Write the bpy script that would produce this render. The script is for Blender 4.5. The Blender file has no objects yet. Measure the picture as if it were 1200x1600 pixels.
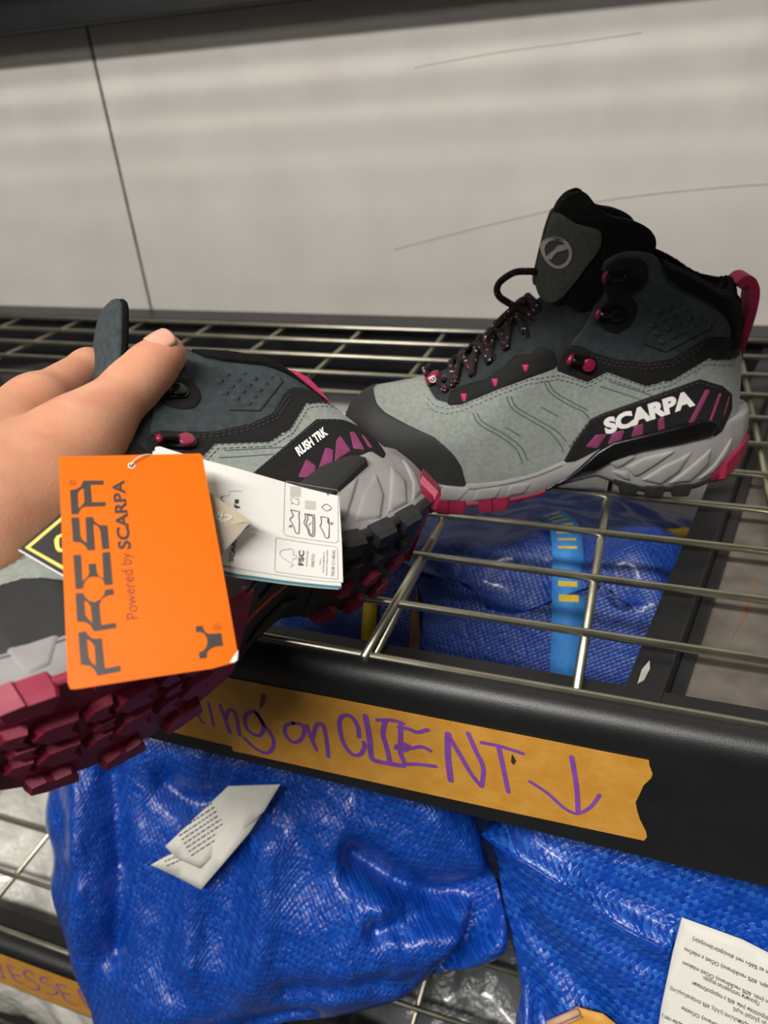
import bpy, bmesh, math, random
import numpy as np
from mathutils import Vector, Matrix, noise
from mathutils.geometry import delaunay_2d_cdt
random.seed(7)
SC = bpy.context.scene
COL = SC.collection
# ---------------------------------------------------------------- camera (metres; the shelf deck is z = 0)
cam_data = bpy.data.cameras.new('camera'); cam = bpy.data.objects.new('camera', cam_data); COL.objects.link(cam)
cam.matrix_world = Matrix(((0.944481, -0.107941, 0.310329, 0), (0.321304, 0.500907, -0.803652, 0), (-0.0687, 0.858744, 0.507779, 0.29), (0, 0, 0, 1)))
cam_data.sensor_fit = 'VERTICAL'; cam_data.sensor_height = 36.0; cam_data.lens = 25.875
cam_data.clip_start = 0.02; cam_data.clip_end = 50
cam_data.dof.use_dof = True; cam_data.dof.focus_distance = 0.42; cam_data.dof.aperture_fstop = 7.5
SC.camera = cam
# ---------------------------------------------------------------- world, lamps, exposure
world = bpy.data.worlds.new('world'); SC.world = world; world.use_nodes = True
world.node_tree.nodes['Background'].inputs[0].default_value = (1.0, 0.97, 0.93, 1)
world.node_tree.nodes['Background'].inputs[1].default_value = 0.05
def area(name, loc, target, sx, sy, power, col=(1, .96, .9)):
    d = bpy.data.lights.new(name, 'AREA'); d.shape = 'RECTANGLE'; d.size = sx; d.size_y = sy; d.energy = power; d.color = col
    o = bpy.data.objects.new(name, d); COL.objects.link(o); o.location = loc
    o.rotation_euler = (Vector(target)-Vector(loc)).to_track_quat('-Z', 'Y').to_euler()
    return o
# strip lamps of the room, running parallel to the shelving over the aisle
area('strip_light', (-0.45, -1.05, 1.85), (-0.3, 0.6, 0.1), 1.6, 0.18, 70)
area('strip_light.001', (-2.0, -2.5, 1.95), (-0.3, 0.6, 0.1), 2.0, 0.10, 22)
SC.view_settings.view_transform = 'Standard'; SC.view_settings.look = 'None'
SC.view_settings.exposure = 0.0; SC.view_settings.gamma = 1.0; SC.view_settings.use_curve_mapping = False
# ---------------------------------------------------------------- boot shape (local: x heel->toe, y side, z up; millimetres)
def catmull(P, n=8, closed=True):
    P = np.asarray(P, float); N = len(P); out = []
    rng = range(N) if closed else range(N-1)
    for i in rng:
        if closed: p0, p1, p2, p3 = P[i-1], P[i], P[(i+1) % N], P[(i+2) % N]
        else: p0, p1, p2, p3 = P[max(i-1, 0)], P[i], P[i+1], P[min(i+2, N-1)]
        for k in range(n):
            t = k/n
            out.append(.5*((2*p1)+(-p0+p2)*t+(2*p0-5*p1+4*p2-p3)*t*t+(-p0+3*p1-3*p2+p3)*t**3))
    if not closed: out.append(P[-1])
    return np.array(out)
def sdpoly(X, Z, P):
    """signed distance to polygon, positive inside"""
    P = np.asarray(P, float); sh = X.shape; x = X.ravel(); z = Z.ravel()
    d = np.full(x.shape, 1e9); ins = np.zeros(x.shape, bool)
    for i in range(len(P)):
        a, b = P[i-1], P[i]; e = b-a; L = e@e
        if L < 1e-12: continue
        t = np.clip(((x-a[0])*e[0]+(z-a[1])*e[1])/L, 0, 1)
        d = np.minimum(d, (x-a[0]-t*e[0])**2+(z-a[1]-t*e[1])**2)
        c = ((a[1] > z) != (b[1] > z))
        with np.errstate(divide='ignore', invalid='ignore'):
            xi = a[0]+(z-a[1])*(b[0]-a[0])/(b[1]-a[1] if b[1] != a[1] else 1e-9)
        ins ^= c & (x < xi)
    d = np.sqrt(d)
    return np.where(ins, d, -d).reshape(sh)
# silhouette of the whole upper, without the tongue that sticks out of it
SIL = catmull([(-1,20),(-4,40),(-5,54),(-3,75),(0,97),(3,112),(6,128),(9,142),(13,151),(26,160),(42,171),(60,180),(76,187),(98,191),(118,180),(131,163),(146,145),(160,134),(177,119),(195,104),(213,93),(232,87),(252,84),(270,81),(285,70),(291,53),(291,34),(284,22),(258,12),(200,8),(130,8),(60,8),(15,10)], 6)
# half width by x (rows) and z
_wx = np.array([0, 30, 60, 100, 130, 160, 190, 215, 240, 262, 280, 295.])
_w0 = np.array([30, 33, 34, 35, 37, 42, 46.5, 47.5, 45, 40, 36, 34.])
_wz = [(0, 1.0), (30, 1.0), (60, .97), (85, .92), (110, .9), (135, .95), (160, 1.0), (190, 1.0), (220, 1.0)]
def baseW(X, Z):
    return np.interp(X, _wx, _w0)*np.interp(Z, [a for a, b in _wz], [b for a, b in _wz])
GX = np.arange(-14, 312.1, 1.0); GZ = np.arange(-8, 226.1, 1.0)
_gx, _gz = np.meshgrid(GX, GZ, indexing='ij')
_D = sdpoly(_gx, _gz, SIL)
_W = baseW(_gx, _gz)
def roundoff(d, R):
    u = 1-np.clip(d/R, 0, 1)
    return np.sqrt(np.clip(1-u**2.2, 0, 1))
def Hgrid(t=0.0):
    R = np.clip(_W*np.interp(_gx, [0, 60, 140, 300], [.9, .9, 1.0, .95]), 20, 60)
    h = (_W+t)*roundoff(_D+t, R+t)
    return np.where(_D+t > 0, h, (_D+t)*1.5)
# midsole: outline half width, straight walls, flared at the heel
def midHW(x, t=0.0):
    xs = np.array([-14.5, -11, -5, 7, 24, 45, 70, 100, 130, 160, 190, 215, 240, 258, 272, 284, 291, 295, 297.])
    ws = np.array([0, 12, 20, 28, 34, 36.5, 37, 36.5, 38, 43, 48, 49, 46.5, 42, 35.5, 26.5, 17.5, 9, 0.])
    return np.interp(x, xs, ws)+t
def midTop(x):  return np.interp(x, [-12, 0, 20, 50, 75, 100, 126, 150, 175, 205, 236, 262, 285, 300], [58, 58, 56, 53, 50, 44, 35, 27, 23.5, 23.5, 30, 41, 48, 50])
def midBot(x):  return np.interp(x, [-12, 0, 10, 30, 60, 78, 90, 102, 125, 145, 165, 200, 225, 250, 275, 297], [26, 19, 11, 6, 6, 9, 15, 20, 15, 8, 5.5, 5.5, 8, 14, 23, 32])
def Mgrid(t=0.0):
    zt = midTop(_gx); m = midHW(_gx)
    bulge = 2.2*np.sin(np.clip((_gz-midBot(_gx))/(zt-midBot(_gx)+1e-6), 0, 1)*np.pi)
    return np.where(m > 0.5, m+bulge+t, -2)
class Tab:
    def __init__(s, g): s.g = g
    def __call__(s, x, z):
        fx = np.clip((np.asarray(x, float)-GX[0]), 0, len(GX)-1.001); fz = np.clip((np.asarray(z, float)-GZ[0]), 0, len(GZ)-1.001)
        i = fx.astype(int); j = fz.astype(int); u = fx-i; v = fz-j; g = s.g
        return g[i, j]*(1-u)*(1-v)+g[i+1, j]*u*(1-v)+g[i, j+1]*(1-u)*v+g[i+1, j+1]*u*v
ORANGE = {'frame': [(-0.23387, 0.22206, 0.15812),(0.83984, 0.52286, -0.14589),(0.36406, -0.74188, -0.56309)], 'outline': [(-0.0, 0.0),(0.5, -0.6),(59.1, -0.4),(60.2, 0.7),(70.4, 92.2),(70.2, 95.3),(68.9, 96.2),(59.9, 98.0),(10.3, 101.2),(8.1, 101.0),(7.1, 98.7)], 'hole': (29.9, 4.9), 'letters': [[[(10.3, 11.7),(18.4, 12.0),(18.5, 14.1),(13.2, 13.9),(14.0, 22.4),(19.4, 22.5),(19.5, 24.5),(10.8, 24.4),(9.5, 25.4),(8.8, 27.7),(6.1, 27.7),(5.1, 16.2),(7.5, 15.7),(9.3, 14.5)],[(10.4, 15.2),(8.6, 16.7),(8.2, 18.1),(8.7, 24.8),(9.3, 24.7),(10.6, 22.9),(11.0, 21.5)]],[[(6.1, 29.2),(9.1, 29.2),(9.8, 37.4),(10.6, 39.5),(12.4, 41.3),(11.6, 29.4),(14.3, 29.2),(15.3, 31.6),(17.3, 33.3),(20.3, 33.6),(21.3, 44.3),(18.5, 44.4),(17.6, 36.1),(16.7, 33.9),(14.7, 32.6),(15.7, 44.6),(12.9, 44.6),(12.2, 43.0),(10.3, 40.9),(7.1, 40.3)]],[[(7.4, 46.3),(10.3, 46.3),(11.2, 58.0),(13.1, 56.2),(13.7, 54.6),(13.3, 50.7),(16.1, 50.6),(16.5, 54.4),(17.1, 55.8),(19.2, 57.4),(18.5, 45.9),(21.5, 45.8),(22.7, 60.2),(19.7, 60.3),(19.2, 58.2),(17.7, 56.7),(15.7, 56.3),(13.6, 56.5),(12.2, 58.0),(11.7, 59.6),(11.5, 61.1),(8.8, 61.2)]],[[(8.8, 62.9),(11.7, 63.0),(12.1, 64.5),(13.9, 66.5),(16.0, 67.2),(18.2, 66.2),(19.6, 64.1),(20.0, 62.2),(22.9, 62.1),(23.2, 64.5),(20.7, 64.8),(18.7, 66.0),(17.9, 67.8),(17.8, 69.4),(18.6, 76.9),(24.0, 76.4),(24.3, 78.5),(16.2, 79.3),(15.6, 78.6),(14.7, 76.7),(13.0, 75.3),(9.7, 74.7)],[(12.0, 66.1),(13.6, 67.2),(14.5, 68.8),(15.4, 75.8),(13.8, 74.1),(12.6, 72.1)]],[[(10.2, 79.2),(12.9, 78.9),(13.7, 80.3),(15.1, 81.8),(16.8, 82.3),(18.9, 82.2),(20.2, 94.4),(25.7, 93.7),(26.0, 96.0),(17.6, 96.9),(16.5, 94.4),(14.8, 92.8),(11.5, 92.0)],[(13.4, 82.0),(15.1, 83.4),(16.3, 85.1),(17.0, 93.2),(15.3, 91.5),(14.2, 89.2)]],[[(54.5, 80.5),(57.2, 80.4),(57.7, 82.3),(58.7, 83.6),(60.0, 84.0),(64.4, 84.0),(64.9, 89.3),(61.7, 89.4),(59.7, 90.2),(58.5, 91.4),(58.3, 93.6),(55.6, 93.8),(55.4, 91.1),(57.0, 90.7),(58.5, 89.0),(58.8, 87.4),(58.7, 85.6),(57.5, 83.6),(56.0, 82.9),(54.6, 83.0)]]], 'reg': [(6.1, 12.5, 1.4),(62.9, 81.4, 1.5)], 'texts': [('Powered by',[(32.5, 75.3),(29.5, 46.5),(27.9, 75.5)], 0),('SCARPA',[(29.6, 45.0),(26.7, 12.1),(24.7, 45.0)], 1)], 'worn': [(70.7, 91.4),(70.2, 95.3),(68.9, 96.2),(67.1, 96.1),(68.5, 94.1)]}
WHITE = {'frame': [(-0.21152, 0.25818, 0.14845),(0.80693, 0.41055, -0.42463),(0.21454, -0.87355, -0.43691)], 'outline': [(0.0, -0.0),(1.9, -1.0),(48.4, 0.3),(91.5, 0.0),(97.5, 47.7),(87.8, 49.1),(50.2, 52.8),(27.2, 52.9),(1.6, 49.4)], 'outline2': [(0.0, -0.0),(48.4, 0.3),(91.1, 0.1),(97.0, 49.5),(92.6, 50.2),(47.7, 55.4),(27.6, 55.3),(1.9, 50.9)], 'boxes': [[(63.2, 0.5),(64.0, -0.7),(89.9, -3.2),(90.8, -2.1),(92.9, 26.5),(91.7, 28.0),(67.5, 30.3),(65.8, 28.9)],[(63.1, 32.6),(92.3, 30.0),(93.0, 30.8),(94.8, 46.3),(94.3, 46.9),(65.2, 50.0),(64.4, 49.3),(62.7, 33.3)]], 'strokes': [[(67.9, 15.3),(69.1, 17.6),(69.3, 18.9),(68.0, 20.8),(69.2, 22.6),(70.5, 24.6),(71.4, 26.9),(72.4, 27.5),(73.3, 26.8),(72.7, 20.1),(72.3, 18.4),(72.2, 14.9)],[(67.9, 15.3),(71.5, 15.0)],[(75.0, 15.4),(75.7, 17.7),(75.1, 20.7),(76.9, 23.2),(78.2, 26.3),(79.6, 27.2),(80.9, 26.4),(80.7, 21.2),(79.9, 15.3),(79.5, 14.8),(75.0, 15.4)],[(76.3, 15.9),(76.9, 18.0),(76.2, 20.8),(77.6, 23.0),(78.9, 26.1),(80.0, 25.8),(79.4, 18.1),(78.8, 15.7),(76.3, 15.9)],[(83.2, 14.8),(83.8, 18.6),(83.2, 20.3),(85.0, 23.1),(86.4, 26.1),(87.6, 26.2),(88.1, 24.8),(87.6, 17.5),(86.7, 14.7),(83.2, 14.8)],[(87.0, 14.6),(86.8, 17.3),(87.7, 18.4),(88.2, 25.7)],[(68.0, 25.3),(69.2, 24.2)],[(69.3, 25.1),(69.2, 24.2),(68.2, 24.1)],[(77.5, 21.5),(78.8, 19.6)],[(89.9, 16.7),(88.6, 17.7)],[(88.5, 16.8),(88.5, 17.7),(89.4, 18.1)],[(85.5, 6.5),(88.1, 8.2),(85.9, 10.6),(83.2, 9.0),(85.5, 6.5)],[(67.4, 8.3),(67.0, 9.8),(68.1, 10.4),(67.7, 11.8),(68.9, 11.0),(70.5, 11.4),(71.5, 11.1),(71.1, 10.1),(71.9, 9.4),(70.8, 8.7),(71.0, 7.4),(69.4, 8.4),(68.5, 7.8),(67.4, 8.3)],[(71.6, 45.7),(72.9, 44.1),(72.1, 43.9),(67.9, 42.4),(65.7, 40.9),(65.7, 39.3),(67.0, 37.9),(68.7, 37.3),(70.8, 36.3),(72.1, 37.2),(71.9, 39.1),(73.0, 39.2),(73.8, 39.4),(73.6, 40.9),(72.5, 41.0),(72.1, 42.3)],[(66.1, 2.1),(71.4, 0.5)],[(66.2, 3.0),(71.5, 1.4)],[(66.3, 3.9),(71.6, 2.3)],[(66.4, 4.8),(71.7, 3.1)],[(66.5, 5.7),(71.8, 4.0)],[(66.6, 6.5),(71.9, 4.9)],[(66.7, 7.4),(72.0, 5.8)],[(74.4, 7.8),(79.8, 6.8)],[(74.5, 8.7),(79.9, 7.7)],[(74.6, 9.5),(80.0, 8.6)],[(74.7, 10.4),(80.1, 9.5)],[(74.8, 11.3),(80.2, 10.3)],[(74.9, 12.1),(80.3, 11.2)]], 'texts': [('FSC',[(77.6, 43.5),(76.9, 35.7),(75.1, 44.0)], 1),('www.fsc.org',[(79.5, 43.4),(78.9, 35.6),(78.6, 43.6)], 0),('MISTO',[(82.8, 42.8),(82.3, 36.3),(81.3, 43.1)], 0),('Carta',[(85.7, 41.2),(85.6, 38.2),(84.9, 41.4)], 0),('da fonti gestite in',[(87.7, 44.8),(86.9, 34.1),(86.8, 45.0)], 0),('maniera responsabile',[(89.4, 46.0),(88.4, 32.4),(88.6, 46.2)], 0),('FSC® C118542',[(92.9, 45.5),(92.0, 31.9),(91.4, 45.8)], 0),('4',[(86.7, 1.5),(86.3, -0.9),(84.2, 0.9)], 1),('SCARPA',[(45.1, 50.5),(44.7, 34.8),(43.1, 50.7)], 1),('599',[(36.2, 23.5),(35.5, 17.5),(34.2, 24.1)], 0),('f',[(43.4, 22.8),(43.3, 20.3),(40.7, 23.2)], 1)], 'play': [(40.5, 18.0),(42.4, 17.6),(42.6, 20.0),(40.8, 20.3)], 'arc': [[(35.0, 16.9),(36.2, 17.4),(37.6, 16.5),(37.7, 15.8)],[(36.9, 14.7),(39.4, 13.4),(43.1, 12.5)]]}
DIAMOND = {'frame': [(-0.23461, 0.18791, 0.13308),(0.80051, 0.58641, -0.12367),(0.40984, -0.68621, -0.60095)], 'outline': [(0.0, 0.0),(46.4, -39.8),(94.4, 0.6),(43.9, 36.3)], 'border': [[(2.2, -0.2),(46.3, -37.9),(90.4, 0.8),(44.1, 34.1)],[(4.1, -0.1),(46.1, -35.7),(87.6, 0.8),(44.3, 31.9)]], 'letter': [[(19.3, -4.5),(16.3, -4.8),(14.4, -4.0),(13.5, -2.4),(13.6, 0.0),(14.0, 2.0),(15.0, 3.2),(18.9, 3.8),(19.0, 2.6),(16.7, 2.2),(15.5, 1.6),(15.3, -0.0),(15.4, -2.2),(15.7, -3.3),(16.9, -3.5),(19.3, -3.3)]], 'leaf_top': [(72.0, -24.3),(95.3, -1.5),(79.8, 0.2),(69.3, 0.2)], 'leaf_bot': [(69.3, 0.8),(79.8, 0.2),(95.2, -0.9),(80.5, 13.1),(72.5, 20.1),(67.1, 20.9)], 'icon': [[(82.0, -6.2),(81.1, -5.9),(80.5, -5.0),(80.9, -3.9),(81.7, -3.6),(82.5, -4.0)],[(82.0, -6.2),(82.6, -5.3)],[(82.3, -3.8),(82.1, -2.8),(85.7, -3.2),(86.8, -3.7),(86.6, -4.5),(85.6, -4.8),(84.6, -5.3),(83.1, -5.3),(82.3, -4.2)],[(81.3, -7.2),(81.5, -6.5)],[(83.5, -7.0),(83.0, -6.1)],[(79.8, -6.4),(80.2, -6.0)],[(79.6, -3.1),(80.2, -3.4)],[(82.8, -2.3),(82.5, -1.8)],[(84.2, -2.5),(83.8, -1.7)],[(85.4, -2.4),(85.0, -1.8)]]}
TAPE = {'outline': [(-276.9, -23.4),(-220.4, -22.1),(-143.5, -21.5),(-38.8, -20.9),(4.6, -20.8),(24.9, -20.5),(25.7, -24.5),(27.7, -29.6),(27.4, -33.1),(24.2, -40.0),(23.3, -46.2),(21.8, -54.0),(23.3, -60.8),(25.5, -67.5),(29.5, -76.2),(30.4, -80.4),(29.2, -83.9),(-52.0, -86.5),(-159.2, -88.9),(-231.0, -90.3),(-231.1, -86.0),(-298.9, -85.6)], 'strokes': [[(-252.4, -59.6),(-250.4, -67.1),(-248.4, -68.8)],[(-240.7, -48.6),(-241.3, -69.8)],[(-232.1, -48.5),(-230.9, -60.4),(-229.8, -72.5)],[(-230.6, -61.7),(-226.9, -52.1),(-222.6, -51.0),(-221.9, -59.4),(-222.7, -72.7)],[(-207.5, -47.0),(-213.5, -51.4),(-216.1, -59.2),(-215.0, -66.1),(-208.6, -69.5),(-203.5, -62.9),(-203.5, -52.9),(-206.5, -47.4),(-203.7, -54.4),(-198.6, -64.4),(-197.6, -72.9),(-201.3, -81.4),(-206.5, -84.5),(-213.1, -81.9),(-219.5, -74.8)],[(-180.7, -50.2),(-186.2, -53.8),(-187.9, -61.4),(-184.3, -67.6),(-178.4, -65.1),(-173.9, -56.0),(-175.2, -50.1),(-180.7, -50.2)],[(-171.4, -49.7),(-169.9, -59.1),(-167.4, -69.9)],[(-168.4, -60.1),(-164.7, -47.9),(-160.2, -46.0),(-159.2, -56.1),(-159.7, -74.1)],[(-137.0, -49.7),(-136.8, -41.5),(-139.7, -34.3),(-144.7, -33.7),(-148.4, -39.3),(-148.9, -49.0),(-147.4, -59.7),(-142.8, -66.8),(-137.4, -65.1),(-134.0, -57.1),(-134.3, -53.7)],[(-131.2, -30.7),(-130.1, -47.8),(-130.1, -65.8),(-125.0, -67.8),(-116.8, -67.3),(-110.1, -66.7)],[(-123.8, -32.0),(-115.3, -29.7),(-108.0, -30.3)],[(-118.8, -31.3),(-121.1, -42.5),(-119.5, -54.2),(-118.3, -66.4)],[(-109.6, -32.7),(-110.3, -43.4),(-111.0, -55.8),(-108.5, -64.8)],[(-110.7, -34.3),(-104.8, -33.9),(-99.6, -35.1),(-93.2, -31.3)],[(-113.8, -52.5),(-108.5, -46.9),(-104.7, -49.8),(-97.7, -46.4),(-92.4, -48.2)],[(-112.7, -50.8),(-108.8, -52.4),(-105.6, -48.8)],[(-108.5, -64.8),(-100.3, -62.2),(-89.9, -60.7)],[(-80.7, -70.0),(-81.9, -49.7),(-81.4, -31.2)],[(-81.4, -31.9),(-74.7, -46.2),(-68.2, -60.4),(-62.6, -68.9)],[(-62.1, -68.8),(-61.2, -52.7),(-65.3, -40.8),(-69.8, -27.3)],[(-62.1, -32.4),(-51.7, -32.3),(-39.3, -34.3)],[(-52.6, -33.2),(-50.2, -46.7),(-46.6, -68.5)],[(-13.3, -29.1),(-10.7, -43.0),(-8.6, -57.0),(-7.3, -71.7)],[(-34.5, -55.7),(-24.3, -62.3),(-15.6, -70.8),(-9.6, -73.8),(-6.4, -72.7),(-1.8, -67.2),(0.9, -61.2),(3.0, -54.3)]], 'hole': [(-45.0, -36.0),(-42.8, -41.1),(-43.9, -44.7),(-45.5, -42.6)], 'scuff': [(-199.1, -30.4),(-196.3, -30.4),(-197.5, -36.1),(-201.0, -41.8),(-203.0, -43.7),(-200.7, -35.6)]}
TAPE2 = {'outline': [(-614.5, -459.3),(-561.0, -455.5),(-458.6, -453.9),(-403.3, -455.9),(-382.5, -459.9),(-412.1, -525.8),(-467.2, -524.5),(-591.4, -526.7),(-647.3, -529.0)], 'strokes': [[(-575.3, -470.8),(-582.2, -492.9),(-586.6, -512.4)],[(-570.3, -477.2),(-565.8, -471.2),(-572.1, -496.7),(-574.6, -510.4),(-581.4, -509.5),(-581.7, -503.9)],[(-555.9, -475.0),(-557.3, -492.3),(-556.9, -507.2),(-548.9, -506.4)],[(-555.9, -475.0),(-546.1, -474.2)],[(-556.7, -493.8),(-544.4, -488.9)],[(-520.3, -473.6),(-523.8, -468.3),(-532.1, -473.8),(-536.2, -482.5),(-532.0, -489.3),(-523.8, -494.0),(-524.2, -501.8),(-532.1, -509.2),(-542.0, -510.1)],[(-502.1, -472.5),(-504.6, -469.4),(-512.0, -474.4),(-514.3, -482.1),(-506.4, -484.1),(-498.3, -488.7),(-499.4, -496.8),(-507.7, -504.5),(-515.8, -504.5)],[(-493.3, -476.6),(-491.6, -490.4),(-490.7, -508.7),(-479.3, -507.5)],[(-492.9, -475.5),(-479.4, -471.4)],[(-490.9, -491.8),(-479.5, -487.0)],[(-463.7, -468.7),(-464.0, -487.2),(-461.3, -504.3),(-458.4, -504.4)],[(-463.7, -468.7),(-454.3, -468.7),(-447.9, -477.6)]]}
BAG1 = [(-482, -234),(-495, -268),(-497, -306),(-483, -332),(-482, -361),(-456, -397),(-429, -427),(-418, -455),(-398, -490),(-335, -491),(-282, -446),(-244, -407),(-187, -383),(-134, -357),(-105, -332),(-75, -319),(-53, -301),(-60, -269),(-78, -242),(-85, -226),(-114, -184),(-171, -167),(-291, -167),(-422, -193)]
BAG2 = [(-81, -230),(-69, -241),(-59, -269),(-50, -292),(-38, -323),(-38, -349),(-28, -389),(61, -403),(181, -364),(216, -278),(203, -171),(115, -154),(30, -162),(-38, -185),(-68, -217)]
LABEL1 = [[(-349, -285),(-300, -235),(-256, -225),(-267, -245),(-317, -294),(-338, -291)],[(-362, -302),(-338, -286),(-311, -273),(-280, -243),(-256, -225),(-277, -261),(-314, -308)]]
LABEL2 = [(62, -245),(98, -248),(140, -257),(151, -312),(55, -339),(56, -298),(59, -265)]
SEAM2 = [(-81, -230),(-40, -239),(-15, -246),(20, -259),(57, -267)]
STITCH2 = [(-72, -230),(-41, -234),(-6, -244),(23, -250),(58, -254)]
TAPE3 = [(-9, -330),(4, -317),(22, -316),(51, -328),(53, -340),(8, -353),(2, -338)]
TAPE3CURL = [(-14, -332),(6, -319)]
# ---------------------------------------------------------------- helpers
def lin(h):
    h = h.lstrip('#'); v = [int(h[i:i+2], 16)/255 for i in (0, 2, 4)]
    return tuple(c/12.92 if c <= .04045 else ((c+.055)/1.055)**2.4 for c in v)+(1,)
def pmat(name, col, rough=.6, metal=0, col2=None, nscale=60, bump=0, bscale=400, bdetail=4, rvar=0, spec=.5, sss=0, coat=0, wave=None, wscale=900, wbump=.3, detail=5, contrast=(.35, .65), sheen=0):
    m = bpy.data.materials.new(name); m.use_nodes = True; t = m.node_tree; n = t.nodes; L = t.links
    b = n['Principled BSDF']; c = lin(col)
    b.inputs['Roughness'].default_value = rough; b.inputs['Metallic'].default_value = metal
    b.inputs['Specular IOR Level'].default_value = spec; b.inputs['Coat Weight'].default_value = coat
    b.inputs['Sheen Weight'].default_value = sheen
    tc = n.new('ShaderNodeTexCoord')
    nz = n.new('ShaderNodeTexNoise'); nz.inputs['Scale'].default_value = nscale; nz.inputs['Detail'].default_value = detail
    L.new(tc.outputs['Object'], nz.inputs['Vector'])
    r = n.new('ShaderNodeValToRGB'); r.color_ramp.elements[0].position = contrast[0]; r.color_ramp.elements[1].position = contrast[1]
    c2 = lin(col2) if col2 else tuple(min(1, x*1.12) for x in c[:3])+(1,)
    r.color_ramp.elements[0].color = c; r.color_ramp.elements[1].color = c2
    L.new(nz.outputs['Fac'], r.inputs['Fac']); L.new(r.outputs['Color'], b.inputs['Base Color'])
    if rvar:
        mr = n.new('ShaderNodeMapRange'); mr.inputs['To Min'].default_value = rough-rvar; mr.inputs['To Max'].default_value = rough+rvar
        L.new(nz.outputs['Fac'], mr.inputs['Value']); L.new(mr.outputs['Result'], b.inputs['Roughness'])
    last = None
    if bump:
        bz = n.new('ShaderNodeTexNoise'); bz.inputs['Scale'].default_value = bscale; bz.inputs['Detail'].default_value = bdetail
        L.new(tc.outputs['Object'], bz.inputs['Vector'])
        bp = n.new('ShaderNodeBump'); bp.inputs['Strength'].default_value = bump; bp.inputs['Distance'].default_value = .0006
        L.new(bz.outputs['Fac'], bp.inputs['Height']); last = bp
    if wave:
        mp = n.new('ShaderNodeMapping'); mp.inputs['Rotation'].default_value = wave
        L.new(tc.outputs['Object'], mp.inputs['Vector'])
        w = n.new('ShaderNodeTexWave'); w.inputs['Scale'].default_value = wscale; w.inputs['Distortion'].default_value = .4
        w.inputs['Detail'].default_value = 1; L.new(mp.outputs['Vector'], w.inputs['Vector'])
        bp2 = n.new('ShaderNodeBump'); bp2.inputs['Strength'].default_value = wbump; bp2.inputs['Distance'].default_value = .0006
        L.new(w.outputs['Fac'], bp2.inputs['Height'])
        if last: L.new(last.outputs['Normal'], bp2.inputs['Normal'])
        last = bp2
    if last: L.new(last.outputs['Normal'], b.inputs['Normal'])
    if sss:
        b.inputs['Subsurface Weight'].default_value = sss; b.inputs['Subsurface Radius'].default_value = (.006, .002, .001)
    return m
def mk(name, V, F, mat, smooth=True, scale=1.0):
    me = bpy.data.meshes.new(name)
    V = np.asarray(V, float)*scale
    me.from_pydata(V.tolist(), [], F if isinstance(F, list) else F.tolist())
    me.materials.append(mat)
    if smooth: me.polygons.foreach_set('use_smooth', [True]*len(me.polygons))
    me.update(); return me
def link(name, me, parent=None, loc=None):
    o = bpy.data.objects.new(name, me); COL.objects.link(o)
    if parent is not None: o.parent = parent
    if loc is not None: o.location = loc
    return o
def empty(name, loc=(0, 0, 0)):
    o = bpy.data.objects.new(name, None); COL.objects.link(o); o.location = loc; o.empty_display_size = .02; return o
def tag(o, label=None, cat=None, group=None, kind=None):
    for k, v in (('label', label), ('category', cat), ('group', group), ('kind', kind)):
        if v: o[k] = v
    return o
def smooth_by_angle(me, deg=35):
    bm = bmesh.new(); bm.from_mesh(me)
    for e in bm.edges:
        if len(e.link_faces) == 2 and e.calc_face_angle(0) > math.radians(deg): e.smooth = False
    bm.to_mesh(me); bm.free()
def fixn(me):
    bm = bmesh.new(); bm.from_mesh(me); bmesh.ops.recalc_face_normals(bm, faces=bm.faces); bm.to_mesh(me); bm.free(); return me
class Acc:
    """collects vertices and faces of one mesh"""
    def __init__(s): s.V = []; s.F = []
    def add(s, V, F):
        k = len(s.V); s.V += [tuple(v) for v in V]; s.F += [tuple(i+k for i in f) for f in F]
    def box(s, lo, hi, bev=0):
        (a, b, c), (d, e, f) = lo, hi
        s.add([(a,b,c),(d,b,c),(d,e,c),(a,e,c),(a,b,f),(d,b,f),(d,e,f),(a,e,f)], [(3,2,1,0),(4,5,6,7),(0,1,5,4),(1,2,6,5),(2,3,7,6),(3,0,4,7)])
    def tube(s, P, r, n=8, caps=True):
        P = [Vector(p) for p in P]; N = len(P); rs = r if hasattr(r, '__len__') else [r]*N
        V = []; prev = None
        for i in range(N):
            t = (P[min(i+1, N-1)]-P[max(i-1, 0)]).normalized()
            if prev is None:
                a = Vector((0, 0, 1)) if abs(t.z) < .9 else Vector((1, 0, 0)); u = t.cross(a).normalized()
            else: u = (prev-t*prev.dot(t)).normalized()
            prev = u; w = t.cross(u)
            for k in range(n):
                A = 2*math.pi*k/n; V.append(P[i]+(u*math.cos(A)+w*math.sin(A))*rs[i])
        F = []
        for i in range(N-1):
            for k in range(n): F.append((i*n+k, i*n+(k+1) % n, (i+1)*n+(k+1) % n, (i+1)*n+k))
        if caps: F.append(tuple(range(n))[::-1]); F.append(tuple((N-1)*n+k for k in range(n)))
        s.add(V, F)
    def mesh(s, name, mat, smooth=True, scale=1.0): return mk(name, s.V, s.F, mat, smooth, scale)
def extrude_profile(prof, x0, x1, closed=True):
    """prof: (y, z) loop swept along x"""
    n = len(prof); V = [(x0, y, z) for y, z in prof]+[(x1, y, z) for y, z in prof]
    F = [(i, (i+1) % n, n+(i+1) % n, n+i) for i in range(n)]
    F += [tuple(range(n))[::-1], tuple(range(n, 2*n))]
    return V, F
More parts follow.
